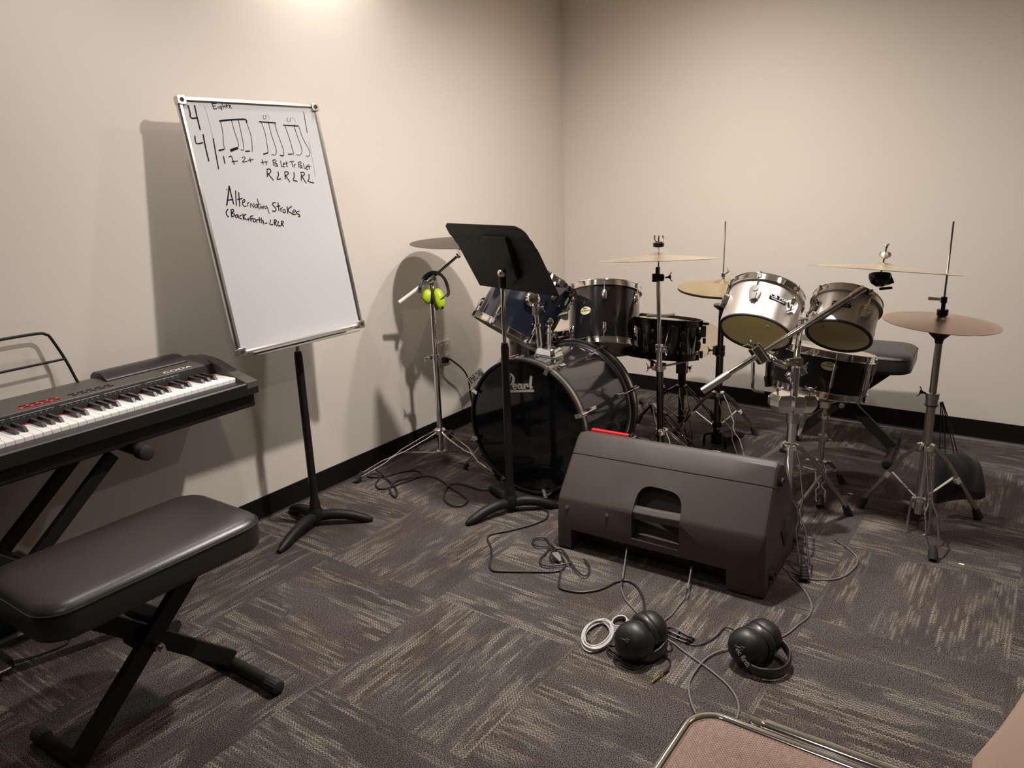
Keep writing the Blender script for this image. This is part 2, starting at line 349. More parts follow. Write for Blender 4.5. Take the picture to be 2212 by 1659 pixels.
# ---------------------------------------------------------------- music stand helpers
def ms_foot(hub, foot):
    h = V3(hub); f = V3(foot); d = f - h; d.z = 0
    return G().tube([h + V3((0, 0, -.004)), h + d * .3 + V3((0, 0, .002)), h + d * .6 + V3((0, 0, -.006)), h + d * .85 + V3((0, 0, -.022)), V3((f.x, f.y, .007))], [.019, .021, .019, .017, .008], 14, 5)
def music_stand(label, hub, feet, sleeve_top, rod_top):
    t = thing('music_stand', label, 'music stand', (hub[0], hub[1], 0))
    G().lathe((hub[0], hub[1], .0), (0, 0, 1), [(.001, .02), (.026, .022), (.03, .035), (.027, .055), (.019, .072), (.0001, .074)], 28).obj('base_hub', M['satin'], t)
    for f in feet: ms_foot((hub[0], hub[1], .038), f).obj('leg', M['satin'], t)
    G().lathe((hub[0], hub[1], .06), (0, 0, 1), [(.021, 0), (.019, .035), (.0155, .045), (.0155, .05)], 24).obj('collar', M['black'], t)
    top = V3((hub[0], hub[1], sleeve_top))
    G().lathe((hub[0], hub[1], .10), (0, 0, 1), [(.0145, 0), (.0145, sleeve_top - .118), (.012, sleeve_top - .10)], 20).obj('pole', M['black'], t)
    G().cyl(top - V3((0, 0, .05)), (hub[0], hub[1], rod_top), .0075).obj('inner_rod', M['chrome'], t, label='chrome inner rod')
    return t
# ---------------------------------------------------------------- whiteboard on its stand
BC = V3((0.1937, -2.1747, 1.1123)); BR = V3((0.0193, 0.9998, -0.0074)); BU = V3((-0.1861, 0.0109, 0.9825)); BN = BR.cross(BU).normalized(); BW, BH = 0.5427, 0.8072
t = music_stand('black music stand by the left wall holding up the whiteboard', (.208, -2.171), [(0.2683, -2.3977, 0), (0.371, -2.0412, 0), (0.0245, -2.1441, 0)], 0.6696, .80)
def bp(u, v, w=0): return BC + BR * u + BU * v + BN * w
G().box(bp(0, -BH / 2 + .08, -.0215), (.40, .17, .003), BR, BU, BN).obj('desk', M['satin'], t)
G().prism(rrect(.44, .05, .02), bp(0.01, -BH / 2 - .006, .008), BR, BN, -BU * .003).obj('desk_lip', M['alu'], t, label='long metal ledge under the board')
G().box(bp(0, -BH / 2 + .08, -.034), (.05, .08, .022), BR, BU, BN).obj('tilt_head', M['black'], t, bevel=.004)
t = thing('whiteboard', 'tall white dry erase board with drum exercises written on it, leaning back on a stand', 'whiteboard', tuple(BC))
G().box(bp(0, 0, -.007), (BW - .02, BH - .02, .010), BR, BU, BN).obj('panel', M['board'], t)
for k in (-1, 1):
    G().prism([(-.009, -.012), (.009, -.012), (.009, -.002), (.004, .003), (-.004, .003), (-.009, -.002)], bp(k * (BW / 2 - .009), -BH / 2 + .02, 0), BR, BN, BU * (BH - .04)).obj('frame_rail', M['alu'], t)
    G().prism([(-.008, -.012), (.008, -.012), (.008, -.002), (.003, .003), (-.003, .003), (-.008, -.002)], bp(-BW / 2 + .02, k * (BH / 2 - .008), 0), BU, BN, BR * (BW - .04)).obj('frame_rail', M['alu'], t)
    for m in (-1, 1):
        c = G().prism(rrect(.030, .028, .006), bp(k * (BW / 2 - .013), m * (BH / 2 - .012), -.014), BR, BU, BN * .021).obj('corner_cap', M['chrome_dull'], t, bevel=.002)
        G().lathe(bp(k * (BW / 2 - .013), m * (BH / 2 - .012), .0065), BN, [(.007, 0), (.007, .002), (.004, .0022), (.004, .001), (.0001, .001)], 16).obj('screw', M['rubber'], c)
g = G(); gt = G()
for wdt, pts in [(0.007, [(-0.2367, 0.3778), (-0.236, 0.3572), (-0.2366, 0.3402), (-0.2154, 0.3408)]), (0.007, [(-0.2146, 0.3788), (-0.2153, 0.3414), (-0.215, 0.3039)]), (0.006, [(-0.2379, 0.2868), (-0.2395, 0.2632), (-0.2158, 0.2656)]), (0.007, [(-0.2088, 0.2914), (-0.2108, 0.2522), (-0.2107, 0.2085)]), (0.0016, [(-0.1806, 0.3817), (-0.1774, 0.3398), (-0.1767, 0.3004), (-0.1766, 0.2792)]), (0.006, [(-0.1766, 0.2792), (-0.1797, 0.2353), (-0.1831, 0.184)]), (0.0038, [(-0.1516, 0.3872), (-0.1499, 0.3695)]), (0.0038, [(-0.1528, 0.3863), (-0.135, 0.388)]), (0.0038, [(-0.1518, 0.3779), (-0.1404, 0.3801)]), (0.0038, [(-0.1499, 0.3695), (-0.1369, 0.3723)]), (0.0038, [(-0.1327, 0.3782), (-0.1323, 0.3725)]), (0.003, [(-0.1278, 0.3841), (-0.1274, 0.3829)]), (0.0038, [(-0.1196, 0.3802), (-0.126, 0.3785), (-0.1267, 0.3733), (-0.1209, 0.3753), (-0.1196, 0.3799), (-0.1224, 0.3672)]), (0.0038, [(-0.1152, 0.3889), (-0.1142, 0.3727)]), (0.0038, [(-0.1139, 0.379), (-0.1078, 0.3815), (-0.1072, 0.3741)]), (0.0038, [(-0.1007, 0.3881), (-0.1003, 0.3744)]), (0.0038, [(-0.1053, 0.3808), (-0.0952, 0.3832)]), (0.0038, [(-0.0907, 0.39), (-0.0912, 0.3757)]), (0.0038, [(-0.0911, 0.3811), (-0.0863, 0.3836), (-0.0857, 0.3733)]), (0.008, [(-0.14, 0.3331), (-0.1035, 0.3379), (-0.0651, 0.3405), (-0.0406, 0.3407), (-0.039, 0.331)]), (0.003, [(-0.1358, 0.3326), (-0.1371, 0.2983), (-0.1438, 0.2639), (-0.1429, 0.2453)]), (0.0075, [(-0.1672, 0.2415), (-0.1462, 0.2456)]), (0.003, [(-0.0943, 0.3367), (-0.0929, 0.3021), (-0.0885, 0.2702), (-0.0909, 0.2526)]), (0.013, [(-0.1248, 0.241), (-0.1081, 0.2462), (-0.0941, 0.2497)]), (0.003, [(-0.0687, 0.3375), (-0.0692, 0.2937), (-0.0726, 0.2468), (-0.0862, 0.2445)]), (0.003, [(-0.039, 0.331), (-0.0339, 0.2943), (-0.0366, 0.2647), (-0.0432, 0.238)]), (0.007, [(-0.0691, 0.2392), (-0.0513, 0.2398)]), (0.0055, [(-0.1546, 0.2243), (-0.1557, 0.2008)]), (0.0045, [(-0.1371, 0.2208), (-0.1277, 0.2242), (-0.1246, 0.2207), (-0.1233, 0.2091), (-0.1216, 0.1969)]), (0.0045, [(-0.1292, 0.2062), (-0.1052, 0.2089)]), (0.0038, [(-0.0883, 0.2175), (-0.0794, 0.2219), (-0.0758, 0.2175), (-0.0834, 0.2102), (-0.089, 0.2049), (-0.0702, 0.2068)]), (0.0038, [(-0.0581, 0.2188), (-0.0578, 0.2031)]), (0.0038, [(-0.0676, 0.21), (-0.0452, 0.2128)]), (0.006, [(0.0098, 0.3354), (0.0778, 0.3333)]), (0.0026, [(0.0185, 0.3341), (0.0244, 0.2953), (0.0188, 0.2349)]), (0.0065, [(-0.0022, 0.2296), (0.0186, 0.2343)]), (0.003, [(0.0473, 0.3343), (0.0488, 0.2896), (0.0547, 0.2471), (0.0469, 0.2282), (0.0292, 0.2283)]), (0.003, [(0.0723, 0.3341), (0.0751, 0.2961), (0.0834, 0.2502), (0.08, 0.2241)]), (0.006, [(0.064, 0.2257), (0.0799, 0.2238)]), (0.0022, [(0.0333, 0.3585), (0.0311, 0.3464), (0.0404, 0.3467), (0.0429, 0.3558), (0.0386, 0.3563)]), (0.0016, [(0.0479, 0.3605), (0.0547, 0.3517), (0.0508, 0.3416)]), (0.006, [(0.1058, 0.3268), (0.1709, 0.3253)]), (0.003, [(0.113, 0.3251), (0.1203, 0.2783), (0.1239, 0.2279)]), (0.005, [(0.0996, 0.2292), (0.1193, 0.2298)]), (0.003, [(0.1512, 0.326), (0.1548, 0.3006), (0.163, 0.2536), (0.1614, 0.2379), (0.1492, 0.2259), (0.1346, 0.2279)]), (0.003, [(0.1721, 0.3253), (0.1778, 0.2852), (0.1926, 0.2506), (0.1963, 0.2347), (0.188, 0.2226), (0.1748, 0.2236)]), (0.0022, [(0.1304, 0.3542), (0.1274, 0.3433), (0.134, 0.3389), (0.1428, 0.3453), (0.143, 0.3531)]), (0.0016, [(0.1476, 0.3557), (0.158, 0.3505), (0.1613, 0.3381), (0.1519, 0.3285)]), (0.0035, [(0.2071, 0.3756), (0.2051, 0.3394), (0.2031, 0.303)]), (0.0016, [(0.2008, 0.2728), (0.2017, 0.2538), (0.2001, 0.2187), (0.1988, 0.1771), (0.1968, 0.1508)]), (0.0016, [(0.2471, 0.3867), (0.2442, 0.3691), (0.2477, 0.3591), (0.2551, 0.3679), (0.2541, 0.3822)]), (0.0038, [(-0.0113, 0.2125), (-0.0114, 0.196)]), (0.0038, [(-0.0194, 0.2027), (0.0013, 0.2048)]), (0.0038, [(0.0017, 0.2064), (0.0005, 0.194)]), (0.0038, [(0.0012, 0.2018), (0.0097, 0.206)]), (0.0038, [(0.0318, 0.2106), (0.0289, 0.1918)]), (0.0038, [(0.0284, 0.2091), (0.0421, 0.2111), (0.0422, 0.2044), (0.0307, 0.2009)]), (0.0038, [(0.0444, 0.1989), (0.0366, 0.1978), (0.0351, 0.1898), (0.0422, 0.191), (0.0443, 0.1983), (0.0448, 0.1866)]), (0.0038, [(0.0624, 0.2088), (0.0614, 0.1888), (0.0677, 0.1893)]), (0.0038, [(0.0691, 0.1943), (0.0776, 0.1972), (0.0754, 0.2004), (0.0697, 0.1964), (0.0697, 0.1868), (0.0767, 0.1886)]), (0.0038, [(0.0853, 0.2055), (0.0829, 0.1885), (0.0869, 0.1891)]), (0.0038, [(0.0806, 0.1984), (0.0906, 0.1996)]), (0.0038, [(0.0976, 0.2038), (0.1188, 0.2052)]), (0.0038, [(0.1082, 0.2037), (0.1071, 0.1856)]), (0.0038, [(0.1148, 0.1949), (0.1136, 0.1836)]), (0.0038, [(0.1151, 0.1918), (0.1229, 0.1957)]), (0.0038, [(0.1353, 0.2018), (0.1327, 0.184)]), (0.0038, [(0.1335, 0.2009), (0.1461, 0.2033), (0.146, 0.197), (0.1347, 0.194)]), (0.0038, [(0.1458, 0.1907), (0.1389, 0.1889), (0.139, 0.182), (0.1447, 0.1838), (0.1465, 0.1901), (0.147, 0.1806)]), (0.0038, [(0.1569, 0.1984), (0.1559, 0.1804), (0.1631, 0.1816)]), (0.0038, [(0.164, 0.1834), (0.1738, 0.1865), (0.1715, 0.1897), (0.1646, 0.1857), (0.1645, 0.1765), (0.1723, 0.1782)]), (0.0038, [(0.1791, 0.195), (0.1782, 0.1759)]), (0.0038, [(0.1723, 0.1855), (0.1871, 0.1869)]), (0.0055, [(-0.0011, 0.1762), (-0.0069, 0.1551)]), (0.0055, [(-0.0028, 0.1792), (0.0095, 0.1811), (0.0133, 0.1744), (0.0056, 0.1669), (-0.0033, 0.1641)]), (0.0055, [(-0.0005, 0.1649), (0.0159, 0.1432)]), (0.0055, [(0.0409, 0.1723), (0.0405, 0.16), (0.0309, 0.1471), (0.0473, 0.1475)]), (0.0055, [(0.0688, 0.1655), (0.064, 0.1455)]), (0.0055, [(0.0658, 0.1687), (0.0787, 0.1706), (0.0828, 0.1643), (0.067, 0.1563)]), (0.0055, [(0.0701, 0.1562), (0.0813, 0.1351)]), (0.0055, [(0.1075, 0.1687), (0.1041, 0.1522), (0.0972, 0.1415), (0.1146, 0.1372)]), (0.0055, [(0.1376, 0.1624), (0.131, 0.1389)]), (0.0055, [(0.1333, 0.1657), (0.1489, 0.1669), (0.1509, 0.1596), (0.1361, 0.153)]), (0.0055, [(0.1388, 0.1523), (0.1504, 0.1288)]), (0.0055, [(0.1706, 0.1601), (0.1657, 0.1427), (0.1599, 0.1365), (0.184, 0.1287)]), (0.007, [(-0.1591, 0.1315), (-0.1702, 0.1029), (-0.1848, 0.0703)]), (0.0065, [(-0.1591, 0.1315), (-0.1592, 0.1025), (-0.1582, 0.0727)]), (0.0055, [(-0.1771, 0.0864), (-0.1563, 0.0883)]), (0.003, [(-0.1704, 0.1232), (-0.1714, 0.1169)]), (0.0055, [(-0.1394, 0.1162), (-0.1455, 0.0902), (-0.1493, 0.0675)]), (0.0055, [(-0.1298, 0.11), (-0.1377, 0.0648)]), (0.0055, [(-0.1406, 0.087), (-0.1205, 0.0896)]), (0.0048, [(-0.1236, 0.0759), (-0.115, 0.0793), (-0.1146, 0.0857), (-0.1217, 0.0825), (-0.1256, 0.0709), (-0.1199, 0.0638), (-0.1124, 0.0655)]), (0.0038, [(-0.1052, 0.0764), (-0.1075, 0.0631)]), (0.0038, [(-0.1058, 0.072), (-0.0979, 0.0775)]), (0.0038, [(-0.0986, 0.0582), (-0.0935, 0.0728), (-0.0862, 0.0581), (-0.0819, 0.0737)]), (0.0038, [(-0.0709, 0.068), (-0.0786, 0.066), (-0.0806, 0.0578), (-0.0737, 0.0592), (-0.0706, 0.068), (-0.0709, 0.0551)]), (0.0038, [(-0.0648, 0.0863), (-0.0668, 0.0503)]), (0.0038, [(-0.0745, 0.0682), (-0.0564, 0.0685)]), (0.0038, [(-0.0595, 0.0635), (-0.0602, 0.053), (-0.0528, 0.0616), (-0.0525, 0.0519), (-0.0449, 0.0636)]), (0.0038, [(-0.0366, 0.0607), (-0.0437, 0.0575), (-0.0427, 0.052), (-0.0355, 0.0552)]), (0.0038, [(-0.0351, 0.0622), (-0.0326, 0.0483), (-0.0319, 0.0337)]), (0.0055, [(0.0041, 0.0693), (-0.0055, 0.0698), (-0.0109, 0.0639), (-0.0031, 0.0543), (-0.0007, 0.0465), (-0.0085, 0.0414), (-0.0179, 0.0438)]), (0.0055, [(0.0134, 0.0703), (0.0092, 0.0413)]), (0.0055, [(0.0033, 0.057), (0.0199, 0.0583)]), (0.0048, [(0.0188, 0.0515), (0.0173, 0.0377)]), (0.0048, [(0.0186, 0.0478), (0.0275, 0.0526)]), (0.0048, [(0.0342, 0.0451), (0.0275, 0.0442), (0.0253, 0.0363), (0.0317, 0.0346), (0.0362, 0.0397), (0.0342, 0.0451)]), (0.0055, [(0.0473, 0.0546), (0.0428, 0.0299)]), (0.0055, [(0.0667, 0.0545), (0.0469, 0.0421), (0.064, 0.0264)]), (0.0048, [(0.0646, 0.0326), (0.0774, 0.0362), (0.0749, 0.0414), (0.0668, 0.0378), (0.0651, 0.0263), (0.0758, 0.0263)]), (0.0055, [(0.0941, 0.0352), (0.0818, 0.0338), (0.0792, 0.0286), (0.0892, 0.0248), (0.0916, 0.0189), (0.0831, 0.0169)]), (0.0055, [(-0.1823, 0.0586), (-0.1915, 0.0518), (-0.1926, 0.0418), (-0.1871, 0.0336)]), (0.0055, [(-0.1729, 0.056), (-0.1762, 0.0363)]), (0.0055, [(-0.1755, 0.0553), (-0.1649, 0.0567), (-0.165, 0.0502), (-0.1742, 0.0473), (-0.1645, 0.042), (-0.167, 0.0363), (-0.1776, 0.035)]), (0.0048, [(-0.1526, 0.0392), (-0.1607, 0.0383), (-0.1617, 0.031), (-0.1556, 0.0321), (-0.1523, 0.0392), (-0.152, 0.0274)]), (0.0048, [(-0.1377, 0.0368), (-0.1449, 0.0358), (-0.1473, 0.0271), (-0.1409, 0.0252)]), (0.0055, [(-0.1322, 0.0418), (-0.1357, 0.0213)]), (0.0055, [(-0.121, 0.0393), (-0.133, 0.0312), (-0.1241, 0.0205)]), (0.0048, [(-0.1166, 0.0271), (-0.118, 0.0171)]), (0.0048, [(-0.1225, 0.0224), (-0.1107, 0.0231)]), (0.0055, [(-0.1073, 0.0304), (-0.1084, 0.0134)]), (0.0055, [(-0.108, 0.0304), (-0.095, 0.0326)]), (0.0055, [(-0.1081, 0.0224), (-0.0991, 0.0238)]), (0.0048, [(-0.0917, 0.0224), (-0.0978, 0.0211), (-0.0999, 0.0134), (-0.0944, 0.0124), (-0.0902, 0.0172), (-0.0917, 0.0224)]), (0.0048, [(-0.0859, 0.0199), (-0.0874, 0.0095)]), (0.0048, [(-0.086, 0.0169), (-0.0789, 0.0195)]), (0.0048, [(-0.074, 0.0267), (-0.0765, 0.0072)]), (0.0048, [(-0.0801, 0.0174), (-0.0682, 0.0187)]), (0.0048, [(-0.0666, 0.0247), (-0.069, 0.0052)]), (0.0048, [(-0.0677, 0.0127), (-0.0621, 0.0144), (-0.0627, 0.0017)]), (0.0055, [(-0.0574, 0.0049), (-0.0482, 0.0052)]), (0.0055, [(-0.0319, 0.0147), (-0.0384, 0.0005), (-0.0266, -0.001)]), (0.0055, [(-0.0181, 0.0107), (-0.023, -0.0043)]), (0.0055, [(-0.0203, 0.0124), (-0.0116, 0.0127), (-0.0103, 0.0077), (-0.0199, 0.0041)]), (0.0055, [(-0.0179, 0.0033), (-0.0128, -0.0081)]), (0.0055, [(-0.0016, 0.008), (-0.0077, -0.0061), (0.0032, -0.0078)]), (0.0055, [(0.0098, 0.005), (0.0052, -0.0089)]), (0.0055, [(0.0079, 0.0064), (0.016, 0.0068), (0.0164, 0.0015), (0.0081, -0.001)]), (0.0055, [(0.0098, -0.0018), (0.0147, -0.0118)])]:
    pts = [(q.x, q.y) for q in spline([V3((x, y, 0)) for x, y in pts], 4)] if len(pts) > 2 else pts
    (gt if wdt < .0022 else g).ribbon(pts, wdt * .62, BC, BR, BU, BN, -.0012)
g.obj('writing', M['ink'], t, smooth=0, label='black handwritten drum notation and words'); gt.obj('faint_writing', M['thinink'], t, smooth=0)
# ---------------------------------------------------------------- centre music stand
t = music_stand('black music stand in front of the bass drum, its desk seen from behind', (.767, -1.70), [(0.7, -1.8892, 0), (0.9109, -1.5836, 0), (0.5804, -1.5791, 0.01)], 0.6599, 0.895)
DC = V3((0.738, -1.6657, 0.9598)); DR = V3((0.9592, -0.2825, 0.0129)); DU = V3((-0.1481, -0.4632, 0.8738)); DN = DR.cross(DU).normalized(); DW, DH = 0.459, 0.288
if DN.dot(V3((2.3575, -3.9044, 1.28)) - DC) < 0: DN = -DN
def dpnt(u, v, w=0): return DC + DR * u + DU * v + DN * w
r_ = .045; poly = [(-DW / 2, -DH / 2), (DW / 2, -DH / 2)] + [(DW / 2 - r_ + r_ * math.cos(a), DH / 2 - r_ + r_ * math.sin(a)) for a in [PI / 2 * i / 8 for i in range(9)]] + [(-DW / 2 + .02 - .02 * math.sin(a), DH / 2 - .02 + .02 * math.cos(a)) for a in [PI / 2 * i / 5 for i in range(6)]]
g = G(); rows = []
for i in range(24):                       # the sheet with its two pressed ridges
    v = -DH / 2 + DH * i / 23; vv = (v + DH / 2) / DH
    l = -DW / 2; r = DW / 2
    if v > DH / 2 - r_: k = (v - DH / 2 + r_) / r_; r = DW / 2 - r_ + r_ * math.sqrt(max(0, 1 - k * k))
    if v > DH / 2 - .02: k = (v - DH / 2 + .02) / .02; l = -DW / 2 + .02 - .02 * math.sqrt(max(0, 1 - k * k))
    off = .006 * (1 / (1 + math.exp(-(vv - .80) * 90))) + .004 * (1 / (1 + math.exp(-(vv - .68) * 90)))
    rows.append([dpnt(l + (r - l) * j / 12, v, off) for j in range(13)])
vs = [q for rw in rows for q in rw]; n0 = len(vs); vs += [q - DN * .002 for q in vs]
fs = []
for i in range(23):
    for j in range(12):
        a = i * 13 + j; fs += [(a, a + 1, a + 14, a + 13), (a + n0 + 13, a + n0 + 14, a + n0 + 1, a + n0)]
for j in range(12): fs += [(j, j + n0, j + n0 + 1, j + 1), (23 * 13 + j, 23 * 13 + j + 1, 23 * 13 + j + 1 + n0, 23 * 13 + j + n0)]
for i in range(23): a = i * 13; fs += [(a, a + 13, a + 13 + n0, a + n0), (a + 12, a + 12 + n0, a + 25 + n0, a + 25)]
g.add(vs, fs); g.obj('desk', M['satin'], t, smooth=60)
G().box(dpnt(0, -DH / 2 + .001, -.022), (DW, .003, .044), DR, DU, DN).obj('desk_lip', M['satin'], t)
bk = [(-0.0185, 0.1035), (0.0227, 0.1051), (0.1192, 0.1033), (0.0643, -0.0809), (0.0067, -0.1129), (-0.0677, -0.1184), (-0.085, -0.0949), (-0.0443, 0.0793)]
G().loft([[dpnt(u, v, .003) for u, v in bk], [dpnt(u * .94 + .001, v * .96, .018) for u, v in bk]]).obj('back_bracket', M['satin'], t, bevel=.003)
kp = V3((0.767, -1.7, 0.9145))
G().cyl(kp + V3((0, 0, -.055)), kp + V3((0, 0, .012)), .0125, .014).obj('pivot_housing', M['black'], t)
G().lathe(kp - (-0.5565, 0.7843, -0.2741)[0] * V3((.02, 0, 0)) + V3((0, -.016, 0)), V3((2.3575, -3.9044, 1.28)) - kp, [(.0001, .012), (.009, .010), (.0145, .004), (.016, -.004), (.016, -.008)], 24).obj('pivot_knob', M['chrome'], t, label='chrome pivot knob')
# ---------------------------------------------------------------- stands
def leg_double(hub, foot, prof, r=.0032):
    h = V3(hub); f = V3(foot) + V3((0, 0, .02)); d = f - h; sd = d.cross(V3((0, 0, 1))).normalized(); g = G()
    for k in (-1, 1): g.tube([h + d * a + sd * k * o for a, o in prof], r, 8)
    return g
PINCH = [(0, .012), (.05, .014), (.12, .018), (.42, .017), (.5, .0045), (.58, .0045), (.66, .016), (.92, .014), (1, .003)]
NARROW = [(0, .006), (.5, .006), (.55, .008), (.62, .019), (.86, .018), (.95, .010), (1, .003)]
def leg_flat(hub, foot, w=.017, h=.012, bend=.02):
    a = V3(hub); b = V3(foot) + V3((0, 0, .02)); m = a.lerp(b, .3) + V3((0, 0, bend)); g = G()
    g.beam(a, m, w, h); g.beam(m - (m - a).normalized() * .004, b, w, h); return g
def rubber(foot, frm, ribs=True, r=.015, L=.045):
    f = V3((foot[0], foot[1], .002)); d = (V3(frm) - f).normalized(); d = (d + V3((0, 0, .35))).normalized()
    pr = [(.0001, 0), (r * 1.05, 0)]
    n = 5 if ribs else 1
    for i in range(n):
        h = L * (i + .5) / n; q = r * (1.05 - .35 * i / n)
        pr += [(q, h - L / n * .2), (q * .86, h)] if ribs else [(r * .9, L * .7)]
    pr += [(r * .6, L), (.0001, L)]
    g = G().lathe(f, d, pr, 18); mn = min(v[2] for v in g.v); g.v = [(v[0], v[1], v[2] - mn + .001) for v in g.v]; return g
def tripod(t, c, feet, zh, zl, kind, mt='chrome', prof=PINCH, tube_r=.0127, ribs=True, br=.3, tape=False, stack=0):
    c = V3((c[0], c[1], 0))
    G().lathe(c + V3((0, 0, zh - .012)), (0, 0, 1), [(tube_r + .001, 0), (tube_r + .011, .001), (tube_r + .012, .02), (tube_r + .004, .026), (tube_r + .001, .027)], 6 * 4).obj('leg_collar', M[mt], t, bevel=.001)
    G().lathe(c + V3((0, 0, zl - .008)), (0, 0, 1), [(tube_r + .001, 0), (tube_r + .008, .001), (tube_r + .008, .014), (tube_r + .001, .016)], 24).obj('brace_collar', M[mt], t)
    for i, f in enumerate(feet):
        f = V3((f[0], f[1], 0)); d = (f - c).normalized(); hub = c + d * (tube_r + .01) + V3((0, 0, zh))
        k = kind[i] if isinstance(kind, (list, tuple)) else kind
        if k == 'double': lg = leg_double(hub, f, prof).obj('leg', M[mt], t)
        elif k == 'narrow': lg = leg_double(hub, f, NARROW).obj('leg', M[mt], t)
        else: lg = leg_flat(hub, f).obj('leg', M['chrome_dull' if mt == 'chrome' else mt], t, bevel=.001)
        rubber(f, hub, ribs).obj('rubber_foot', M['rubber'], lg)
        G().box(hub, (.012, .022, .014), d, d.cross(V3((0, 0, 1))), (0, 0, 1)).obj('hinge', M[mt], lg, bevel=.001)
        m = hub.lerp(f + V3((0, 0, .02)), .45)
        G().beam(c + d * (tube_r + .006) + V3((0, 0, zl)), m, .009, .003).obj('brace', M[mt], t)
        if k == 'flat' and tape:
            a = hub.lerp(f, .5); b = hub.lerp(f, .57); up = V3((0, 0, .0165 + .003))
            G().beam(hub.lerp(f, .48) + V3((0, 0, .0165)), hub.lerp(f, .54) + V3((0, 0, .0155)), .019, .016).obj('white_tape', M['wht'], lg, label='strip of white tape')
def section(t, name, c, z0, z1, r, mt='chrome', lean=None):
    a = V3((c[0], c[1], z0)); b = V3((c[0], c[1], z1)) if lean is None else V3(lean)
    return G().cyl(a, b, r).obj(name, M[mt], t)
def wing(t, p, d, mt='chrome', s=1.0, name='wing_screw'):
    p = V3(p); d = V3(d).normalized(); _, e1, e2 = frame(d)
    g = G().cyl(p, p + d * .016 * s, .0035 * s, n=10).cyl(p + d * .012 * s, p + d * .022 * s, .006 * s, n=12)
    for k in (-1, 1): g.tube([p + d * .016 * s, p + d * .02 * s + e2 * k * .010 * s, p + d * .026 * s + e2 * k * .018 * s], [.0045 * s, .0042 * s, .003 * s], 8, 2, flat=.5)
    return g.obj(name, M[mt], t)
def clampring(t, c, z, r, mt='chrome', h=.022, side=(1, -.6, 0), name='height_clamp'):
    p = V3((c[0], c[1], z)); o = G().lathe(p - V3((0, 0, h / 2)), (0, 0, 1), [(r, 0), (r + .005, .001), (r + .005, h * .45), (r + .0035, h * .5), (r + .005, h * .55), (r + .005, h - .001), (r, h)], 24).obj(name, M[mt], t)
    s = V3(side).normalized(); G().box(p + s * (r + .008), (.014, .014, h * .8), s, s.cross(V3((0, 0, 1))), (0, 0, 1)).obj('lug', M[mt], o, bevel=.002)
    wing(o, p + s * (r + .013), s, mt); return o
def cymbal_mesh(t, c, ax, R, m, name='cymbal', bell=.18, depth=.09, label=None, inv=False, th=.0016):
    prof = []; n = 34
    for i in range(n + 1):
        q = i / n
        if q < bell: h = depth * R * (.42 + .58 * math.cos(q / bell * PI / 2)) + depth * R * .55
        else: h = depth * R * (.97) * (1 - (q - bell) / (1 - bell)) ** 1.05 * (1 + .25 * (q - bell))
        prof.append((q * R, h))
    if inv: prof = [(r, -h) for r, h in prof]
    n_ = 72; a, e1, e2 = frame(ax); c = V3(c); vs = []; fs = []; uv = []
    full = prof + [(r, h - th) for r, h in reversed(prof)]
    g = G(); ls = [[c + a * h + (e1 * math.cos(u) + e2 * math.sin(u)) * max(r, .003) for u in [2 * PI * j / n_ for j in range(n_)]] for r, h in full]
    g.loft(ls, False); o = g.obj(name, m, t, smooth=50, label=label)
    uvl = o.data.uv_layers.new(name='uv'); rr = [max(r, .003) / R for r, h in full for _ in range(n_)]
    for lp in o.data.loops: uvl.data[lp.index].uv = (rr[lp.vertex_index], 0)
    return o
# left boom cymbal stand
c = (0.2168, -1.4502, 0); t = thing('cymbal_stand', 'chrome boom cymbal stand close to the left wall with ear muffs hung on it', 'cymbal stand', c)
tripod(t, c, [(0.045, -1.8103, 0), (0.5531, -1.4734, 0), (.035, -1.16, 0)], 0.1522, 0.0545, 'double')
zt = 0.4901; zp = 0.8081
section(t, 'lower_pole', c, .055, zt, .0125); section(t, 'upper_pole', c, zt, zp, .0100); clampring(t, c, zt, .0125, side=(-.6, -1, 0))
sk = section(t, 'brand_sticker', c, 0.7274, 0.7491, .0104, 'sticker'); sk['label'] = 'small red printed band on the pole'
dd = 3.2455
bA = V3((0.1317, -1.5608, 0.7375)); bB = V3((0.2168, -1.4502, 0.8237)); bC = V3((0.2772, -1.3325, 0.9129))
G().lathe(bA, bB - bA, [(.0001, 0), (.0085, .001), (.0085, (bB - bA).length * .42), (.0092, (bB - bA).length * .43), (.0092, (bB - bA).length - .014), (.006, (bB - bA).length - .012)], 18).obj('boom_grip', M['wht'], t, label='white wrapped tail of the boom arm')
G().cyl(bA.lerp(bB, .9), bC, .0062).obj('boom_arm', M['chrome'], t)
G().lathe(bB - (bC - bB).normalized() * .022, bC - bB, [(.007, 0), (.015, .002), (.016, .022), (.015, .042), (.007, .044)], 22).obj('boom_clamp', M['chrome_dull'], t)
wing(t, bB + V3((.012, -.01, -.008)), (.8, -.6, -.2))
tl = G().ball(bC, .012, n=16, m=10); tl.box(bC + V3((.004, 0, .012)), (.016, .016, .026)); tl.obj('tilter', M['chrome'], t, bevel=.001)
cC = V3((0.2763, -1.3018, 0.9661)); G().cyl(bC, cC + V3((0, 0, .03)), .0035).obj('cymbal_rod', M['chrome'], t)
G().lathe(cC + V3((0, 0, .018)), (0, 0, 1), [(.0001, 0), (.016, .001), (.016, .012), (.0001, .013)], 20).obj('felt', M['rubber'], t); wing(t, cC + V3((0, 0, .03)), (0, 0, 1))
t = thing('cymbal', 'dark tarnished crash cymbal partly hidden behind the black music stand desk', 'cymbal', tuple(cC))
cymbal_mesh(t, cC, (.02, -.01, 1), .222, M['brown'], 'bow', depth=.05)
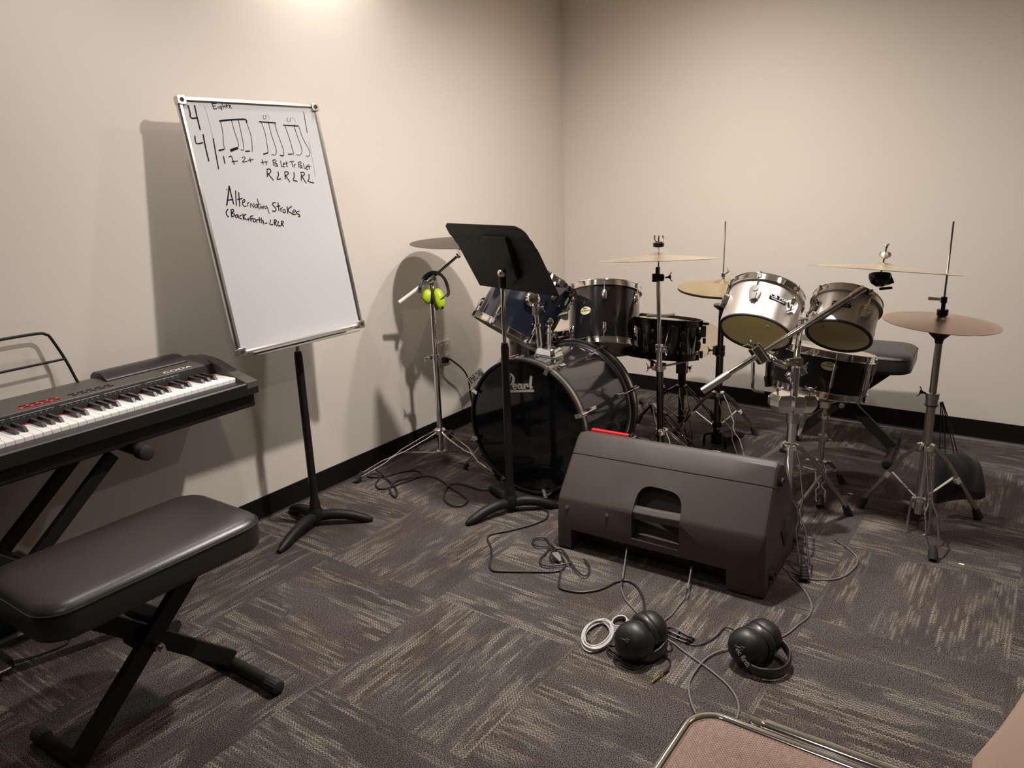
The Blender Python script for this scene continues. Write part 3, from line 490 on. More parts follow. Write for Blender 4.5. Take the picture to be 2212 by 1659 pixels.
# ear muffs
hb = V3((0.2371, -1.4595, 0.795)); RR = V3((0.8206, 0.5705, -0.0336)); UU = V3((-0.13, 0.2436, 0.9611)); FF = V3((-0.5565, 0.7843, -0.2741)); mpp = dd / 1670.05
t = thing('ear_muffs', 'bright green ear muffs with a black headband hanging on the boom cymbal stand', 'ear muffs', tuple(hb))
def at(x, y, off=0): return hb + RR * (x - 936) * mpp - UU * (y - 620) * mpp + FF * off      # hung flat against the pole
g = G(); Rm = 31 * mpp; pts = [at(909, 634, -.02), at(909, 622, -.018), at(913, 607, -.01), at(923, 594, 0), at(936, 588.5, .006), at(950, 592, .004), at(961, 604, 0), at(967, 620, -.002), at(969, 634, -.003), at(963, 640, -.006)]
P = spline([V3(q) for q in pts], 6); ls = []
for i, q in enumerate(P):
    d = (P[min(i + 1, len(P) - 1)] - P[max(i - 1, 0)]).normalized(); s_ = d.cross(FF).normalized(); wv = .009 if 4 < i < len(P) - 5 else .007
    ls.append([q + s_ * a * .0062 + FF * b * wv * 1.2 for a, b in ((1, -1), (1, 1), (-1, 1), (-1, -1))])
g.loft(ls).obj('headband', M['plastic'], t, bevel=.001)
for k, (x, y, ry) in ((0, (949, 646, 24)), (1, (924, 640, 17))):
    cc = at(x, y, -.004 if k == 0 else .01); tilt = -.22 if k == 0 else .1
    U2 = (UU + RR * tilt).normalized(); R2 = U2.cross(FF) * -1
    cp = G().ball(cc, 1, (12.5 * mpp, 12 * mpp, ry * mpp), R2, FF, U2).obj('ear_cup', M['green'], t, label='fluorescent green ear cup')
    cs = cc - R2 * 10 * mpp * (1 if k == 0 else -1)
    G().ball(cs, 1, (5 * mpp, 12 * mpp, ry * mpp * .98), R2, FF, U2).obj('cushion', M['rubber'], cp)
    if k == 0:
        G().tube([at(963, 640, -.022), at(954, 647, -.026), at(943, 655, -.018)], .0022, 8).obj('wire_yoke', M['rubber'], cp)
        G().box(at(957, 665, -.022), (.008, .002, .010), R2, FF, U2).obj('rating_mark', M['ink'], cp)
    else: G().tube([at(910, 642, -.01), at(918, 650, -.014), at(927, 658, -.012)], .0022, 8).obj('wire_yoke', M['rubber'], cp)
# centre crash stand
RR2 = V3((0.8206, 0.5705, -0.0336)); c = (1.129, -1.1315, 0); dcr = 3.2086
t = thing('cymbal_stand', 'straight chrome cymbal stand rising behind the floor monitor, between tom and snare', 'cymbal stand', c)
tripod(t, c, [(c[0] + .13, c[1] - .15, 0), (c[0] + .11, c[1] + .22, 0), (c[0] - .12, c[1] + .10, 0)], .21, .09, 'double')
zs = [0.477, 0.5584, 0.8371]
def ln(z): return V3((c[0], c[1], z)) - RR2 * (.026 * z / .9)
section(t, 'lower_pole', c, .055, zs[0], .0135, 'smoke', ln(zs[0])); G().cyl(ln(zs[0]), ln(zs[1]), .011).obj('middle_pole', M['chrome'], t); G().cyl(ln(zs[1]), ln(zs[2]), .0082).obj('upper_pole', M['chrome'], t)
clampring(t, ln(zs[0]), zs[0], .0135, side=(-1, -.3, .0)); clampring(t, ln(zs[1]), zs[1], .011, h=.034)
tp = ln(zs[2])
G().lathe(tp + V3((-.022, -.012, 0)), (.87, .5, 0), [(.0001, 0), (.0165, .001), (.0165, .02), (.014, .022), (.014, .044), (.009, .047), (.0001, .048)], 24).obj('tilter', M['darkhw'], t)
wing(t, tp + V3((.022, .013, .0)), (.87, .5, .1), 'darkhw')
cT = ln(0.9065); G().cyl(tp, cT + V3((0, 0, .05)), .0042).obj('cymbal_rod', M['chrome'], t); G().box(tp + V3((-.003, 0, .026)), (.014, .014, .03)).obj('rod_block', M['darkhw'], t, bevel=.001)
G().lathe(cT + V3((0, 0, .046)), (0, 0, 1), [(.008, 0), (.021, .004), (.021, .018), (.012, .020), (.0001, .021)], 22).obj('felt', M['darkhw'], t)
w_ = G().cyl(cT + V3((0, 0, .064)), cT + V3((0, 0, .085)), .004)
for k in (-1, 0, 1): w_.tube([cT + V3((k * .006, 0, .066)), cT + V3((k * .016, 0, .072)), cT + V3((k * .017, 0, .092))], .0035, 8)
w_.obj('wing_nut', M['chrome'], t)
t = thing('cymbal', 'shiny pale bronze crash cymbal level with the eye above the dark rack tom', 'cymbal', tuple(cT))
cymbal_mesh(t, cT, (-0.0583, 0.0823, 0.9949), 0.2323, M['brass'], 'bow', bell=.22, depth=.075)
# hi-hat stand
c = (1.1899, -0.659, 0); t = thing('hi_hat_stand', 'chrome hi-hat stand near the back wall behind the black chrome snare', 'hi-hat stand', c)
hz = 0.255
tripod(t, c, [(0.974, -0.6311, 0), (1.3785, -0.8407, 0), (c[0] + .10, c[1] + .24, 0)], hz, .10, ['flat', 'double', 'flat'], tape=True)
zh = [0.4538, 0.6548, 0.7639, 1.0152]
section(t, 'lower_pole', c, .04, zh[0], .0165, 'smoke'); section(t, 'upper_pole', c, zh[0], zh[1], .013, 'smoke'); clampring(t, c, zh[0], .0165, 'smoke', h=.05, side=(-1, -.4, 0))
G().lathe((c[0], c[1], zh[1] - .02), (0, 0, 1), [(.013, 0), (.02, .004), (.036, .016), (.036, .026), (.0001, .027)], 28).obj('bottom_seat', M['darkhw'], t)
G().lathe((c[0], c[1], .02), (0, 0, 1), [(.018, 0), (.024, .0), (.024, .055), (.016, .06), (.016, .075), (.022, .078), (.022, .10)], 24).obj('spring_housing', M['darkhw'], t)
g = G().tube([(c[0] - .05, c[1] - .02, .005), (c[0] - .05, c[1] - .02, .05), (c[0] - .03, c[1] - .02, .065), (c[0] + .03, c[1] - .02, .065), (c[0] + .05, c[1] - .02, .05), (c[0] + .05, c[1] - .02, .005)], .006, 8, 3); g.obj('pedal_frame', M['darkhw'], t)
G().loft([[(c[0] - .03, c[1] - .02, .05), (c[0] + .03, c[1] - .02, .05), (c[0] + .03, c[1] - .02, .054), (c[0] - .03, c[1] - .02, .054)], [(c[0] - .01, c[1] + .22, .01), (c[0] + .07, c[1] + .2, .01), (c[0] + .07, c[1] + .2, .014), (c[0] - .01, c[1] + .22, .014)]]).obj('footboard', M['darkhw'], t)
section(t, 'pull_rod', c, zh[1], zh[3], .0036)
G().lathe((c[0], c[1], zh[2] - .015), (0, 0, 1), [(.011, 0), (.013, .004), (.009, .01), (.007, .03), (.010, .032), (.010, .046), (.004, .05)], 20).obj('clutch', M['chrome'], t); wing(t, (c[0] + .008, c[1], zh[2] + .028), (.8, .3, .6))
for k, (dz, inv, lb) in enumerate(((0.012, False, 'golden top hi-hat cymbal beside the larger silver tom'), (0.004, True, 'dark bottom hi-hat cymbal, facing down under the golden top one'))):
    cc = V3((1.1899, -0.659, 0.7217)) + V3((0, 0, dz)); t = thing('hi_hat_cymbal', lb, 'cymbal', tuple(cc))
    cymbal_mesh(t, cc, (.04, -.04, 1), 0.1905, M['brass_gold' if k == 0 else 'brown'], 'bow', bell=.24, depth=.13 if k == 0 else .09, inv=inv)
# tilted cymbal low behind the snare, with its own short stand
c = (0.9488, -0.4998, 0); t = thing('cymbal_stand', 'short dark chrome stand by the back wall under the tilted cymbal', 'cymbal stand', c)
tripod(t, c, [(c[0] + .13, c[1] - .20, 0), (c[0] - .22, c[1] - .03, 0), (c[0] + .10, c[1] + .19, 0)], 0.2133, .06, ['double', 'flat', 'double'], 'smoke', tape=True)
z1 = 0.2808; z2 = 0.359
section(t, 'lower_pole', c, .03, z1, .0145, 'smoke'); section(t, 'sleeve', c, z1 - .065, z1, .019, 'black')
g = G().box((c[0], c[1], (z1 + z2) / 2), (.05, .045, z2 - z1)); g.obj('clamp_block', M['smoke'], t, bevel=.006); wing(t, (c[0] + .028, c[1] - .01, (z1 + z2) / 2), (1, -.2, -.3), 'smoke')
cc = V3((0.9488, -0.4998, 0.4614)); section(t, 'rod', c, z2, cc.z - .02, .008, 'smoke'); G().cyl((c[0], c[1], cc.z - .03), cc - V3((0.1698, -0.2996, 0.9388)) * .01, .006).obj('tilter', M['smoke'], t)
t = thing('cymbal', 'polished cymbal tilted low behind the black chrome snare', 'cymbal', tuple(cc))
cymbal_mesh(t, cc, (0.1698, -0.2996, 0.9388), 0.185, M['polished'], 'bow', depth=.05)
# right hi-hat stand with the bag
c = (2.078, -1.088, 0); t = thing('hi_hat_stand', 'chrome hi-hat stand at the right with a copper toned cymbal on it', 'hi-hat stand', c)
fh = [(1.8767, -1.0057, 0), (2.1575, -1.3094, 0), (2.2498, -0.9011, 0)]
hz = 0.3064
tripod(t, c, fh, hz, .115, ['flat', 'narrow', 'flat'], tape=True, ribs=False)
zh = [0.4773, 0.6979, 0.7998, 1.0593]
section(t, 'lower_pole', c, .06, zh[0], .0145, 'chrome_dull'); section(t, 'upper_pole', c, zh[0], zh[1], .0115, 'chrome_dull')
G().lathe((c[0], c[1], zh[0] - .03), (0, 0, 1), [(.0145, 0), (.019, .006), (.019, .03), (.021, .032), (.021, .05), (.0115, .053)], 24).obj('height_clamp', M['chrome_dull'], t); wing(t, (c[0] - .018, c[1], zh[0] + .016), (-1, -.2, .2), 'darkhw')
G().lathe((c[0], c[1], zh[1] - .03), (0, 0, 1), [(.012, 0), (.014, .012), (.030, .028), (.036, .036), (.036, .042), (.0001, .043)], 28).obj('bottom_seat', M['darkhw'], t)
section(t, 'pull_rod', c, zh[1], zh[3], .0036)
G().lathe((c[0], c[1], zh[2] - .04), (0, 0, 1), [(.0165, 0), (.0175, .018), (.0165, .02), (.0065, .021), (.0065, .04), (.0095, .041), (.0095, .06), (.0036, .062)], 20).obj('clutch', M['darkhw'], t)
G().cyl((c[0], c[1], zh[2] + .012), (c[0] - .045, c[1] - .01, zh[2] + .014), .0055).obj('clutch_screw', M['chrome'], t)
pz = V3((c[0], c[1], 0)); fl_ = V3((2.059, -1.1334, 0)); fr_ = V3((2.1166, -1.1231, 0)); dn = (fr_ - fl_).normalized(); bkk = V3((-dn.y, dn.x, 0))
g = G().tube([fl_ + V3((0, 0, .006)), fl_ + bkk * .02 + V3((0, 0, .11)), fl_ + bkk * .02 + dn * .012 + V3((0, 0, .123)), fl_ + bkk * .02 + dn * .06 + V3((0, 0, .125)), fr_ + bkk * .02 + V3((0, 0, .11)), fr_ + V3((0, 0, .006))], .0045, 8, 4, closed=True); g.obj('pedal_frame', M['chrome_dull'], t)
G().loft([[fl_ + bkk * .03 + dn * .012 + V3((0, 0, .075)), fr_ + bkk * .03 - dn * .008 + V3((0, 0, .075)), fr_ + bkk * .03 - dn * .008 + V3((0, 0, .08)), fl_ + bkk * .03 + dn * .012 + V3((0, 0, .08))],
          [fl_ + bkk * .24 - dn * .02 + V3((0, 0, .012)), fr_ + bkk * .24 + V3((0, 0, .012)), fr_ + bkk * .24 + V3((0, 0, .017)), fl_ + bkk * .24 - dn * .02 + V3((0, 0, .017))]]).obj('footboard', M['chrome_dull'], t, bevel=.001)
cc = V3((2.078, -1.088, 0.7362)); t = thing('cymbal', 'copper toned cymbal on the rightmost stand', 'cymbal', tuple(cc))
cymbal_mesh(t, cc, (.055, .0, 1), 0.1731, M['copper'], 'bow', bell=.16, depth=.085)
# drawstring bag
bc = V3((2.1676, -0.9167, 0.1435)); t = thing('drawstring_bag', 'black drawstring bag hanging from the right hi-hat stand', 'bag', tuple(bc)); g = G(); ls = []
prf = [(2.1472, -0.8994, 0.2344), (2.1547, -0.8997, 0.2183), (2.1645, -0.9039, 0.1863), (2.1725, -0.9121, 0.1465), (2.1806, -0.9203, 0.1067), (2.1867, -0.9282, 0.0716)]
wds = [.050, .074, .082, .088, .092, .095]; thk = [.018, .032, .042, .046, .040, .010]
for i, q in enumerate(prf):
    ls.append([V3(q) + RR * wds[i] * math.copysign(abs(math.cos(a)) ** .8, math.cos(a)) + FF * thk[i] * math.sin(a) * (1 + .18 * math.sin(5 * a + i)) + UU * (.010 * math.cos(a) * (1 if i > 3 else 0) + .004 * math.sin(4 * a + i * 1.7)) for a in [2 * PI * j / 40 for j in range(40)]])
ls = [[ls[0][j].lerp(V3(prf[0]), .4) for j in range(40)]] + ls
g.loft(ls).obj('pouch', M['cloth'], t, smooth=70)
for j, (x0, y0, x1, y1) in enumerate(((2031, 872, 2026, 982), (2033, 874, 2040, 980), (2034, 872, 2064, 985), (2036, 872, 2072, 982))):
    a = V3([(2.0921, -0.97, 0.436), (2.0952, -0.969, 0.4328), (2.0961, -0.9673, 0.4358), (2.0987, -0.9654, 0.4357)][j]); b = V3([(2.105, -0.932, 0.2267), (2.124, -0.9188, 0.2259), (2.1516, -0.9007, 0.2216), (2.1624, -0.8932, 0.2211)][j])
    G().tube([a, a.lerp(b, .4) + RR * .004, b], .0019, 6, 5).obj('string', M['cloth'], t)
G().tube(arc((c[0], c[1], zh[0] - .022), .0195, 0, 340, 16, (1, 0, 0), (0, 1, 0)), .002, 6).obj('string_loop', M['cloth'], t)
# ---------------------------------------------------------------- drums
EYE = V3((2.3575, -3.9044, 1.28))
def lug_bits(p, a, out, style, s=1.0):
    p = V3(p); sd = a.cross(out).normalized(); g = G()
    if style == 'bullet':
        ls = []
        for h, wd, th in ((-.024, .006, .004), (-.020, .0095, .010), (-.008, .0115, .014), (.010, .0115, .014), (.020, .009, .010), (.024, .005, .004)):
            ls.append([p + a * h * s + sd * wd * s * math.cos(u) + out * (th * s * max(math.sin(u), -.15)) for u in [2 * PI * j / 14 for j in range(14)]])
        g.loft(ls)
    elif style == 'cast':
        g.prism([(-.013, -.024), (.013, -.024), (.018, .0), (.018, .014), (.009, .026), (-.009, .026), (-.018, .014), (-.018, 0)], p, sd, a, out * .014)
        g.prism([(-.008, -.028), (.008, -.028), (.010, -.004), (-.010, -.004)], p, sd, a, out * .019)
        g.cyl(p + a * .012 + out * .010, p + a * .012 + out * .017, .010)
    else:
        g.cyl(p - a * .036 * s + out * .008, p + a * .036 * s + out * .008, .0055 * s, n=12)
        for k in (-1, 1): g.cyl(p + a * k * .026 * s, p + a * k * .026 * s + out * .008, .005 * s, n=10); g.cyl(p + a * k * .036 * s + out * .008, p + a * k * .042 * s + out * .008, .0045 * s, n=10)
    return g
def drum(name, label, cat, top, ax, R, L, shell, nl, toward=None, off=0, style='bullet', hoop='chrome', bot_head='head_clear', open_bottom=False, hoop_h=.020, inner='interior', badge=None, hw='chrome', group=None):
    a, e1, e2 = frame(ax); top = V3(top); bot = top - a * L
    t = thing(name, label, cat, tuple(bot), group)
    Rs = R - .010
    sh = G().ring(top, a, [(Rs, -.004), (Rs, -L + .004), (Rs - .007, -L + .004), (Rs - .007, -.004)], 72).obj('shell', M[shell], t)
    if open_bottom:
        G().ring(top, a, [(Rs - .0072, -.01), (Rs - .0072, -L + .0035), (Rs - .0082, -L + .0035), (Rs - .0082, -.01)], 64).obj('interior', M[inner], t)
        G().ring(top, a, [(Rs + .001, -L + .001), (Rs + .001, -L + .006), (Rs - .009, -L + .006), (Rs - .009, -L + .001)], 64).obj('bearing_edge', M['rubber'], t)
    G().lathe(top, a, [(Rs + .003, -.010), (Rs + .004, -.001), (Rs - .004, .0005), (.0001, .0005)], 64).obj('batter_head', M['head_clear' if not open_bottom else 'head_white'], t)
    def hp(sg, o):
        return G().ring(o, a * sg, [(Rs + .002, .003), (Rs + .0045, .003), (Rs + .0045, -.012), (Rs + .010, -.013), (Rs + .010, -.0155), (Rs + .002, -.0155 + .004), (Rs + .002, .003)][:6] if hoop == 'none' else
            [(Rs + .003, .013), (Rs + .0075, .013), (Rs + .008, .0105), (Rs + .0055, .009), (Rs + .0055, -.010), (Rs + .0105, -.012), (Rs + .0105, -.0145), (Rs + .003, -.0145)], 72)
    hp(1, top).obj('hoop', M[hw], t)
    if not open_bottom:
        hp(-1, bot).obj('hoop', M[hw], t); G().lathe(bot, -a, [(Rs + .004, -.008), (Rs + .004, -.001), (Rs - .004, .0005), (.0001, .0005)], 64).obj('resonant_head', M[bot_head], t)
    tw = (EYE - top) if toward is None else V3(toward); tw = tw - a * tw.dot(a); ph = math.atan2(tw.dot(e2), tw.dot(e1)) + math.radians(off)
    for i in range(nl):
        u = ph + 2 * PI * i / nl; out = e1 * math.cos(u) + e2 * math.sin(u)
        if style == 'tube':
            p = top - a * L / 2 + out * Rs; lg = lug_bits(p, a, out, 'tube', min(L / .14, 1.1)).obj('lug', M[hw], t)
            for sg in (1, -1):
                e = (top + a * .004 if sg > 0 else bot - a * .004) + out * (Rs + .008)
                G().cyl(p + out * .008 + a * sg * .036, e, .0024, n=8).cyl(e, e + a * sg * .008, .0042, n=6).obj('tension_rod', M[hw], lg)
        else:
            for sg in ((1,) if open_bottom else (1, -1)):
                frac = .042 if L > .2 else .038
                if open_bottom:
                    frac = .058; wq = top - a * .055 + out * (Rs - .0085); G().cyl(wq, wq - out * .002, .006, n=14).cyl(wq - out * .002, wq - out * .006, .0028, n=8).obj('inside_nut', M['chrome_dull'], t)
                o_ = top if sg > 0 else bot; p = o_ - a * sg * (frac + .012) + out * Rs
                lg = lug_bits(p, a * sg, out, style).obj('lug', M[hw], t)
                e = o_ + a * sg * .006 + out * (Rs + .009)
                G().cyl(p + a * sg * .018 + out * .008, e, .0023, n=8).cyl(e, e + a * sg * .008, .0042, n=6).box(e - a * sg * .008, (.014, .008, .016), a.cross(out), out, a).obj('tension_rod', M[hw], lg)
    if badge: badge(t, top, bot, a, e1, e2, Rs, ph)
    t['phase'] = ph; del t['phase']
    return t, a, Rs, ph, e1, e2
def oval_badge(px, lines=(('Pearl', .3, .22), ('FORUM SERIES', -.02, .17), ('', -.3, .1)), w=.030, h=.020, m='cream', rect=False):
    def f(t, top, bot, a, e1, e2, Rs, ph):
        T = V3(px); r = T - top; hgt = r.dot(a); q = (r - a * hgt).normalized(); o = top + a * hgt + q * Rs; X = a.cross(q).normalized() * 1
        def P(u, v, l=0):
            an = u / Rs; d = q * math.cos(an) + X * math.sin(an); return top + a * (hgt + v) + d * (Rs + l)
        N = 28; pts = [(w / 2 * math.cos(k), h / 2 * math.sin(k)) for k in [2 * PI * j / N for j in range(N)]] if not rect else [(-w / 2 + w * j / 10, -h / 2) for j in range(11)] + [(w / 2 - w * j / 10, h / 2) for j in range(11)]
        b = G()
        if rect:
            n = 11; vs = [P(-w / 2 + w * j / 10, s, .0012) for s in (-h / 2, h / 2) for j in range(11)]; b.add(vs, [(j, j + 1, j + 12, j + 11) for j in range(10)])
        else:
            vs = [P(0, 0, .0016)] + [P(u, v, .0016) for u, v in pts] + [P(u, v, .0) for u, v in pts]; b.add(vs, [(0, 1 + j, 1 + (j + 1) % N) for j in range(N)] + [(1 + j, 1 + (j + 1) % N, 1 + N + (j + 1) % N, 1 + N + j) for j in range(N)])
        bo = b.obj('badge', M[m], t, smooth=0, label='maker badge')
        for s, v, hh in lines:
            if s: 
                o = text('badge_print', s, P(0, v * h, .002), X, a, hh * h * 1.25, M['ink' if not rect else 'wht'], bo, wide=1.15 if not rect else 1.5, lift=.0004, bold=.02)
                for vv in o.data.vertices:      # wrap the print around the shell
                    c_ = vv.co + V3(ORG[t.name]) - o_ if False else vv.co
    return f
# bass drum
ba = V3((0.0388, 0.9992, 0)); BF = V3((.735, -1.543, .284)); BRd = .274; BL = .42
t = thing('bass_drum', 'big black bass drum on its side with a shiny black front head', 'drum', (.74, -1.33, 0))
G().ring(BF, ba, [(.258, .03), (.258, BL - .03), (.250, BL - .03), (.250, .03)], 96).obj('shell', M['midnight'], t)
for k, z0 in ((0, 0), (1, BL)):
    sg = 1 if k == 0 else -1
    hp = G().ring(BF + ba * z0, ba * sg, [(BRd, .0), (BRd, .040), (BRd - .010, .040), (BRd - .010, .0)], 96).obj('hoop', M['black'], t, bevel=.0015)
    G().ring(BF + ba * z0, ba * sg, [(BRd + .0008, .013), (BRd + .0008, .027), (BRd - .001, .027), (BRd - .001, .013)], 96).obj('silver_inlay', M['chrome_dull'], hp)
    G().ring(BF + ba * z0, ba * sg, [(.2635, .034), (.2655, .036), (.2655, .046), (.259, .047), (.259, .034)], 96).obj('head_ring', M['alu'], hp)
    G().lathe(BF + ba * (z0 + sg * .010), ba * sg, [(.2635, .02), (.2635, 0), (.2525, -.002), (.0001, -.002)], 96).obj('front_head' if k == 0 else 'batter_head', M['head_black' if k == 0 else 'head_clear'], t)
    for i in range(8):
        u = math.radians(20 + 45 * i); out = V3((ba.y, -ba.x, 0)) * math.cos(u) + V3((0, 0, 1)) * math.sin(u); o_ = BF + ba * z0; s_ = ba.cross(out)
        if out.z < -.95: continue
        c = G().box(o_ + out * (BRd + .006) + ba * sg * .012, (.018, .010, .032), s_, out, ba).box(o_ + out * (BRd - .006) - ba * sg * .004, (.016, .028, .007), s_, out, ba).cyl(o_ + out * (BRd + .010) - ba * sg * .006, o_ + out * (BRd + .010) + ba * sg * .03, .0065, n=12).obj('claw_hook', M['chrome'], t, bevel=.001)
        G().cyl(o_ + out * (BRd + .010) - ba * sg * .016, o_ + out * (BRd + .004) + ba * sg * .10, .0026, n=8).obj('tension_rod', M['chrome'], c)
        G().loft([[o_ + out * (.258 + hh) + ba * sg * (.098 + x) + s_ * y for x, y in ((-.016 + ins, -.009 + ins), (.024 - ins, -.009 + ins), (.024 - ins, .009 - ins), (-.016 + ins, .009 - ins))] for hh, ins in ((-.002, 0), (.009, 0), (.015, .003))]).obj('lug', M['chrome'], t, bevel=.002)
g = G(); HX = V3((ba.y, -ba.x, 0))
for pts, wd in [([(-0.0889, 0.1957), (-0.0846, 0.201), (-0.0782, 0.2049), (-0.0699, 0.2069), (-0.0618, 0.2054), (-0.0548, 0.2005), (-0.0515, 0.1933), (-0.0519, 0.1839), (-0.0548, 0.1759), (-0.0602, 0.1683), (-0.0655, 0.1641), (-0.0739, 0.1607), (-0.0822, 0.1617), (-0.0882, 0.1651)], [0.0041, 0.0046, 0.0051, 0.0064, 0.0092, 0.0118, 0.0128, 0.0133, 0.0118, 0.0082, 0.0056, 0.0041, 0.0031, 0.002]), ([(-0.0715, 0.199), (-0.0741, 0.1799), (-0.0768, 0.1625), (-0.079, 0.151), (-0.0826, 0.141), (-0.0871, 0.1317)], [0.0123, 0.0123, 0.0121, 0.0113, 0.0082, 0.0015]), ([(-0.0859, 0.1898), (-0.0877, 0.178)], [0.0041, 0.0037]), ([(-0.047, 0.1659), (-0.0457, 0.1619), (-0.0433, 0.158)], [0.0041, 0.0092, 0.0113]), ([(-0.0382, 0.157), (-0.0399, 0.1644), (-0.0418, 0.1684), (-0.0469, 0.1685), (-0.0527, 0.1651), (-0.055, 0.1588), (-0.0532, 0.1522), (-0.0487, 0.1491), (-0.0415, 0.151), (-0.0372, 0.1555)], [0.0041, 0.0102, 0.0082, 0.0072, 0.0082, 0.0113, 0.0082, 0.0061, 0.0051, 0.0031]), ([(-0.0234, 0.1715), (-0.0292, 0.1677), (-0.0299, 0.1608), (-0.0271, 0.1544), (-0.0221, 0.1543)], [0.0092, 0.0097, 0.0097, 0.0072, 0.0061]), ([(-0.0132, 0.1751), (-0.0146, 0.1647), (-0.016, 0.1552), (-0.0099, 0.1561), (-0.0057, 0.161)], [0.0113, 0.0113, 0.0102, 0.0061, 0.0031]), ([(-0.0254, 0.1725), (-0.0163, 0.1725)], [0.0051, 0.0061]), ([(0.0019, 0.1773), (0.0005, 0.1661), (-0.0008, 0.1566)], [0.0113, 0.0113, 0.0113]), ([(0.0048, 0.1735), (0.0109, 0.1781), (0.0149, 0.1775), (0.0152, 0.1708), (0.0135, 0.1655)], [0.0051, 0.0061, 0.0092, 0.0102, 0.0061]), ([(0.0339, 0.2131), (0.0314, 0.1965), (0.0289, 0.1795), (0.028, 0.1676), (0.0303, 0.1634), (0.0364, 0.1672), (0.039, 0.1726)], [0.0123, 0.0123, 0.0123, 0.0118, 0.0082, 0.0051, 0.0031]), ([(-0.0745, 0.1355), (-0.0133, 0.1461), (0.0454, 0.1564)], [0.0097, 0.0097, 0.0097])]: g.ribbon(pts, wd, BF + ba * .008, HX, (0, 0, 1), -ba, .0008)
g.obj('logo', M['print'], t, smooth=0, label='silver script Pearl logo')
for s, q in ((-1, (0.355, -1.4581, 0)), (1, (1.08, -1.52, 0))):
    hub = BF + HX * s * .248 + ba * .10 + V3((0, 0, -.085)); f = V3(q)
    sp = G().cyl(hub, hub.lerp(f, .45), .0085).cyl(hub.lerp(f, .4), f + V3((0, 0, .02)), .005).obj('spur_leg', M['chrome_dull'], t)
    G().box(hub, (.03, .03, .034)).obj('spur_bracket', M['chrome'], sp, bevel=.004); rubber(q, hub, False, .011, .028).obj('rubber_foot', M['rubber'], sp)
mb = V3((.765, -1.405, .548))
G().loft([[mb + HX * x * k + ba * y * k + V3((0, 0, z)) for x, y in ((-.048, -.025), (-.036, -.036), (.036, -.036), (.048, -.025), (.048, .03), (-.048, .03))] for z, k in ((-.02, 1.06), (.004, 1.06), (.006, 1), (.03, .88), (.034, .80))]).obj('tom_mount', M['chrome'], t, bevel=.002)
def holder(base, top, arm_end, name='tom_holder', ball=True):
    base = V3(base); top = V3(top); e = V3(arm_end)
    h = G().cyl(base, base.lerp(top, .62), .0115).cyl(base.lerp(top, .55), top, .0095).obj(name, M['chrome'], t)
    G().lathe(base.lerp(top, .58), top - base, [(.0115, 0), (.016, .002), (.016, .014), (.0115, .016)], 20).obj('memory_lock', M['chrome'], h)
    if ball: G().lathe(top - RR * .0 + FF * -.012, -FF, [(.020, -.012), (.020, .008), (.016, .011), (.014, .008), (.006, .009), (.0001, .011)], 26).obj('joint_disc', M['chrome'], h)
    else: G().box(top + V3((0, 0, .005)), (.026, .026, .05)).obj('joint_block', M['chrome'], h, bevel=.005)
    G().tube([top, top + V3((0, 0, .022)), e], .0105, 12, 4).obj('arm', M['chrome'], h)
    return h
bl = V3((0.7231, -1.3412, 0.5501)); tR_top = V3((.746, -.907, .725)); tR_ax = V3((-.192, .376, .906))
hr = V3((0.689, -1.2796, 0.6498)); hr_e = V3((0.7108, -1.1796, 0.6725))
h = holder(bl, hr, hr_e); wing(h, hr + V3((0.7028, -1.2536, 0.6962)) - hr, (.2, 0, 1)); wing(h, V3((0.7108, -1.3053, 0.6048)), (.8, .5, 0))
bl2 = V3((0.7077, -1.3756, 0.5558)); hl = V3((0.672, -1.3478, 0.7081)); hl_e = V3((0.645, -1.3287, 0.7443))
h = holder(bl2, hl, hl_e, ball=False); wing(h, V3((0.6846, -1.3461, 0.7238)), (.85, .5, 0))
# rack toms
t, a_, Rs, ph, e1, e2 = drum('rack_tom', 'upright black lacquered rack tom right of the black music stand', 'drum', tR_top, tR_ax, .163, .25, 'midnight', 6, badge=oval_badge((0.7569, -1.0937, 0.673), w=.050, h=.034))
br_ = V3((0.6754, -1.1436, 0.6653)); G().loft([[br_ + RR * x + V3((0, 0, z)) * k - FF * y for z, y in ((-.030, .018), (.030, .018), (.030, -.014), (-.030, -.014))] for x, k in ((-.020, .62), (.004, 1), (.022, 1.05))]).obj('mount_bracket', M['chrome_dull'], t, bevel=.005)
tl_b = V3((0.5113, -1.3096, 0.5962)); tl_ax = V3((.285, .49, .823)).normalized()
t, a_, Rs, ph, e1, e2 = drum('rack_tom', 'dark blue rack tom tilted steeply behind the black music stand', 'drum', tl_b + tl_ax * .27, tl_ax, .171, .27, 'blue', 6, off=28)
lb = V3((0.6768, -1.376, 0.7634)); tw = (EYE - tl_b); tw = (tw - tl_ax * tw.dot(tl_ax)).normalized()
G().lathe(lb + FF * .02, -FF + RR * .2, [(.030, 0), (.031, .006), (.022, .012), (.018, .02), (.0001, .022)], 24).obj('mount_bracket', M['chrome'], t)
pt = tl_b + tl_ax * .29 + RR * .045
g = G()
for q, rr_, sq in (((1190, 600), .011, 2.0), ((1196, 614), .012, 1.2)): g.ball(V3([(0.748, -1.3488, 0.8425), (0.7602, -1.3488, 0.8178)][0 if q[1] == 600 else 1]), rr_, (.6, .6, sq), RR, FF, (UU + RR * .35).normalized())
g.obj('mute_clip', M['wht'], t, label='white plastic clip on the rim')
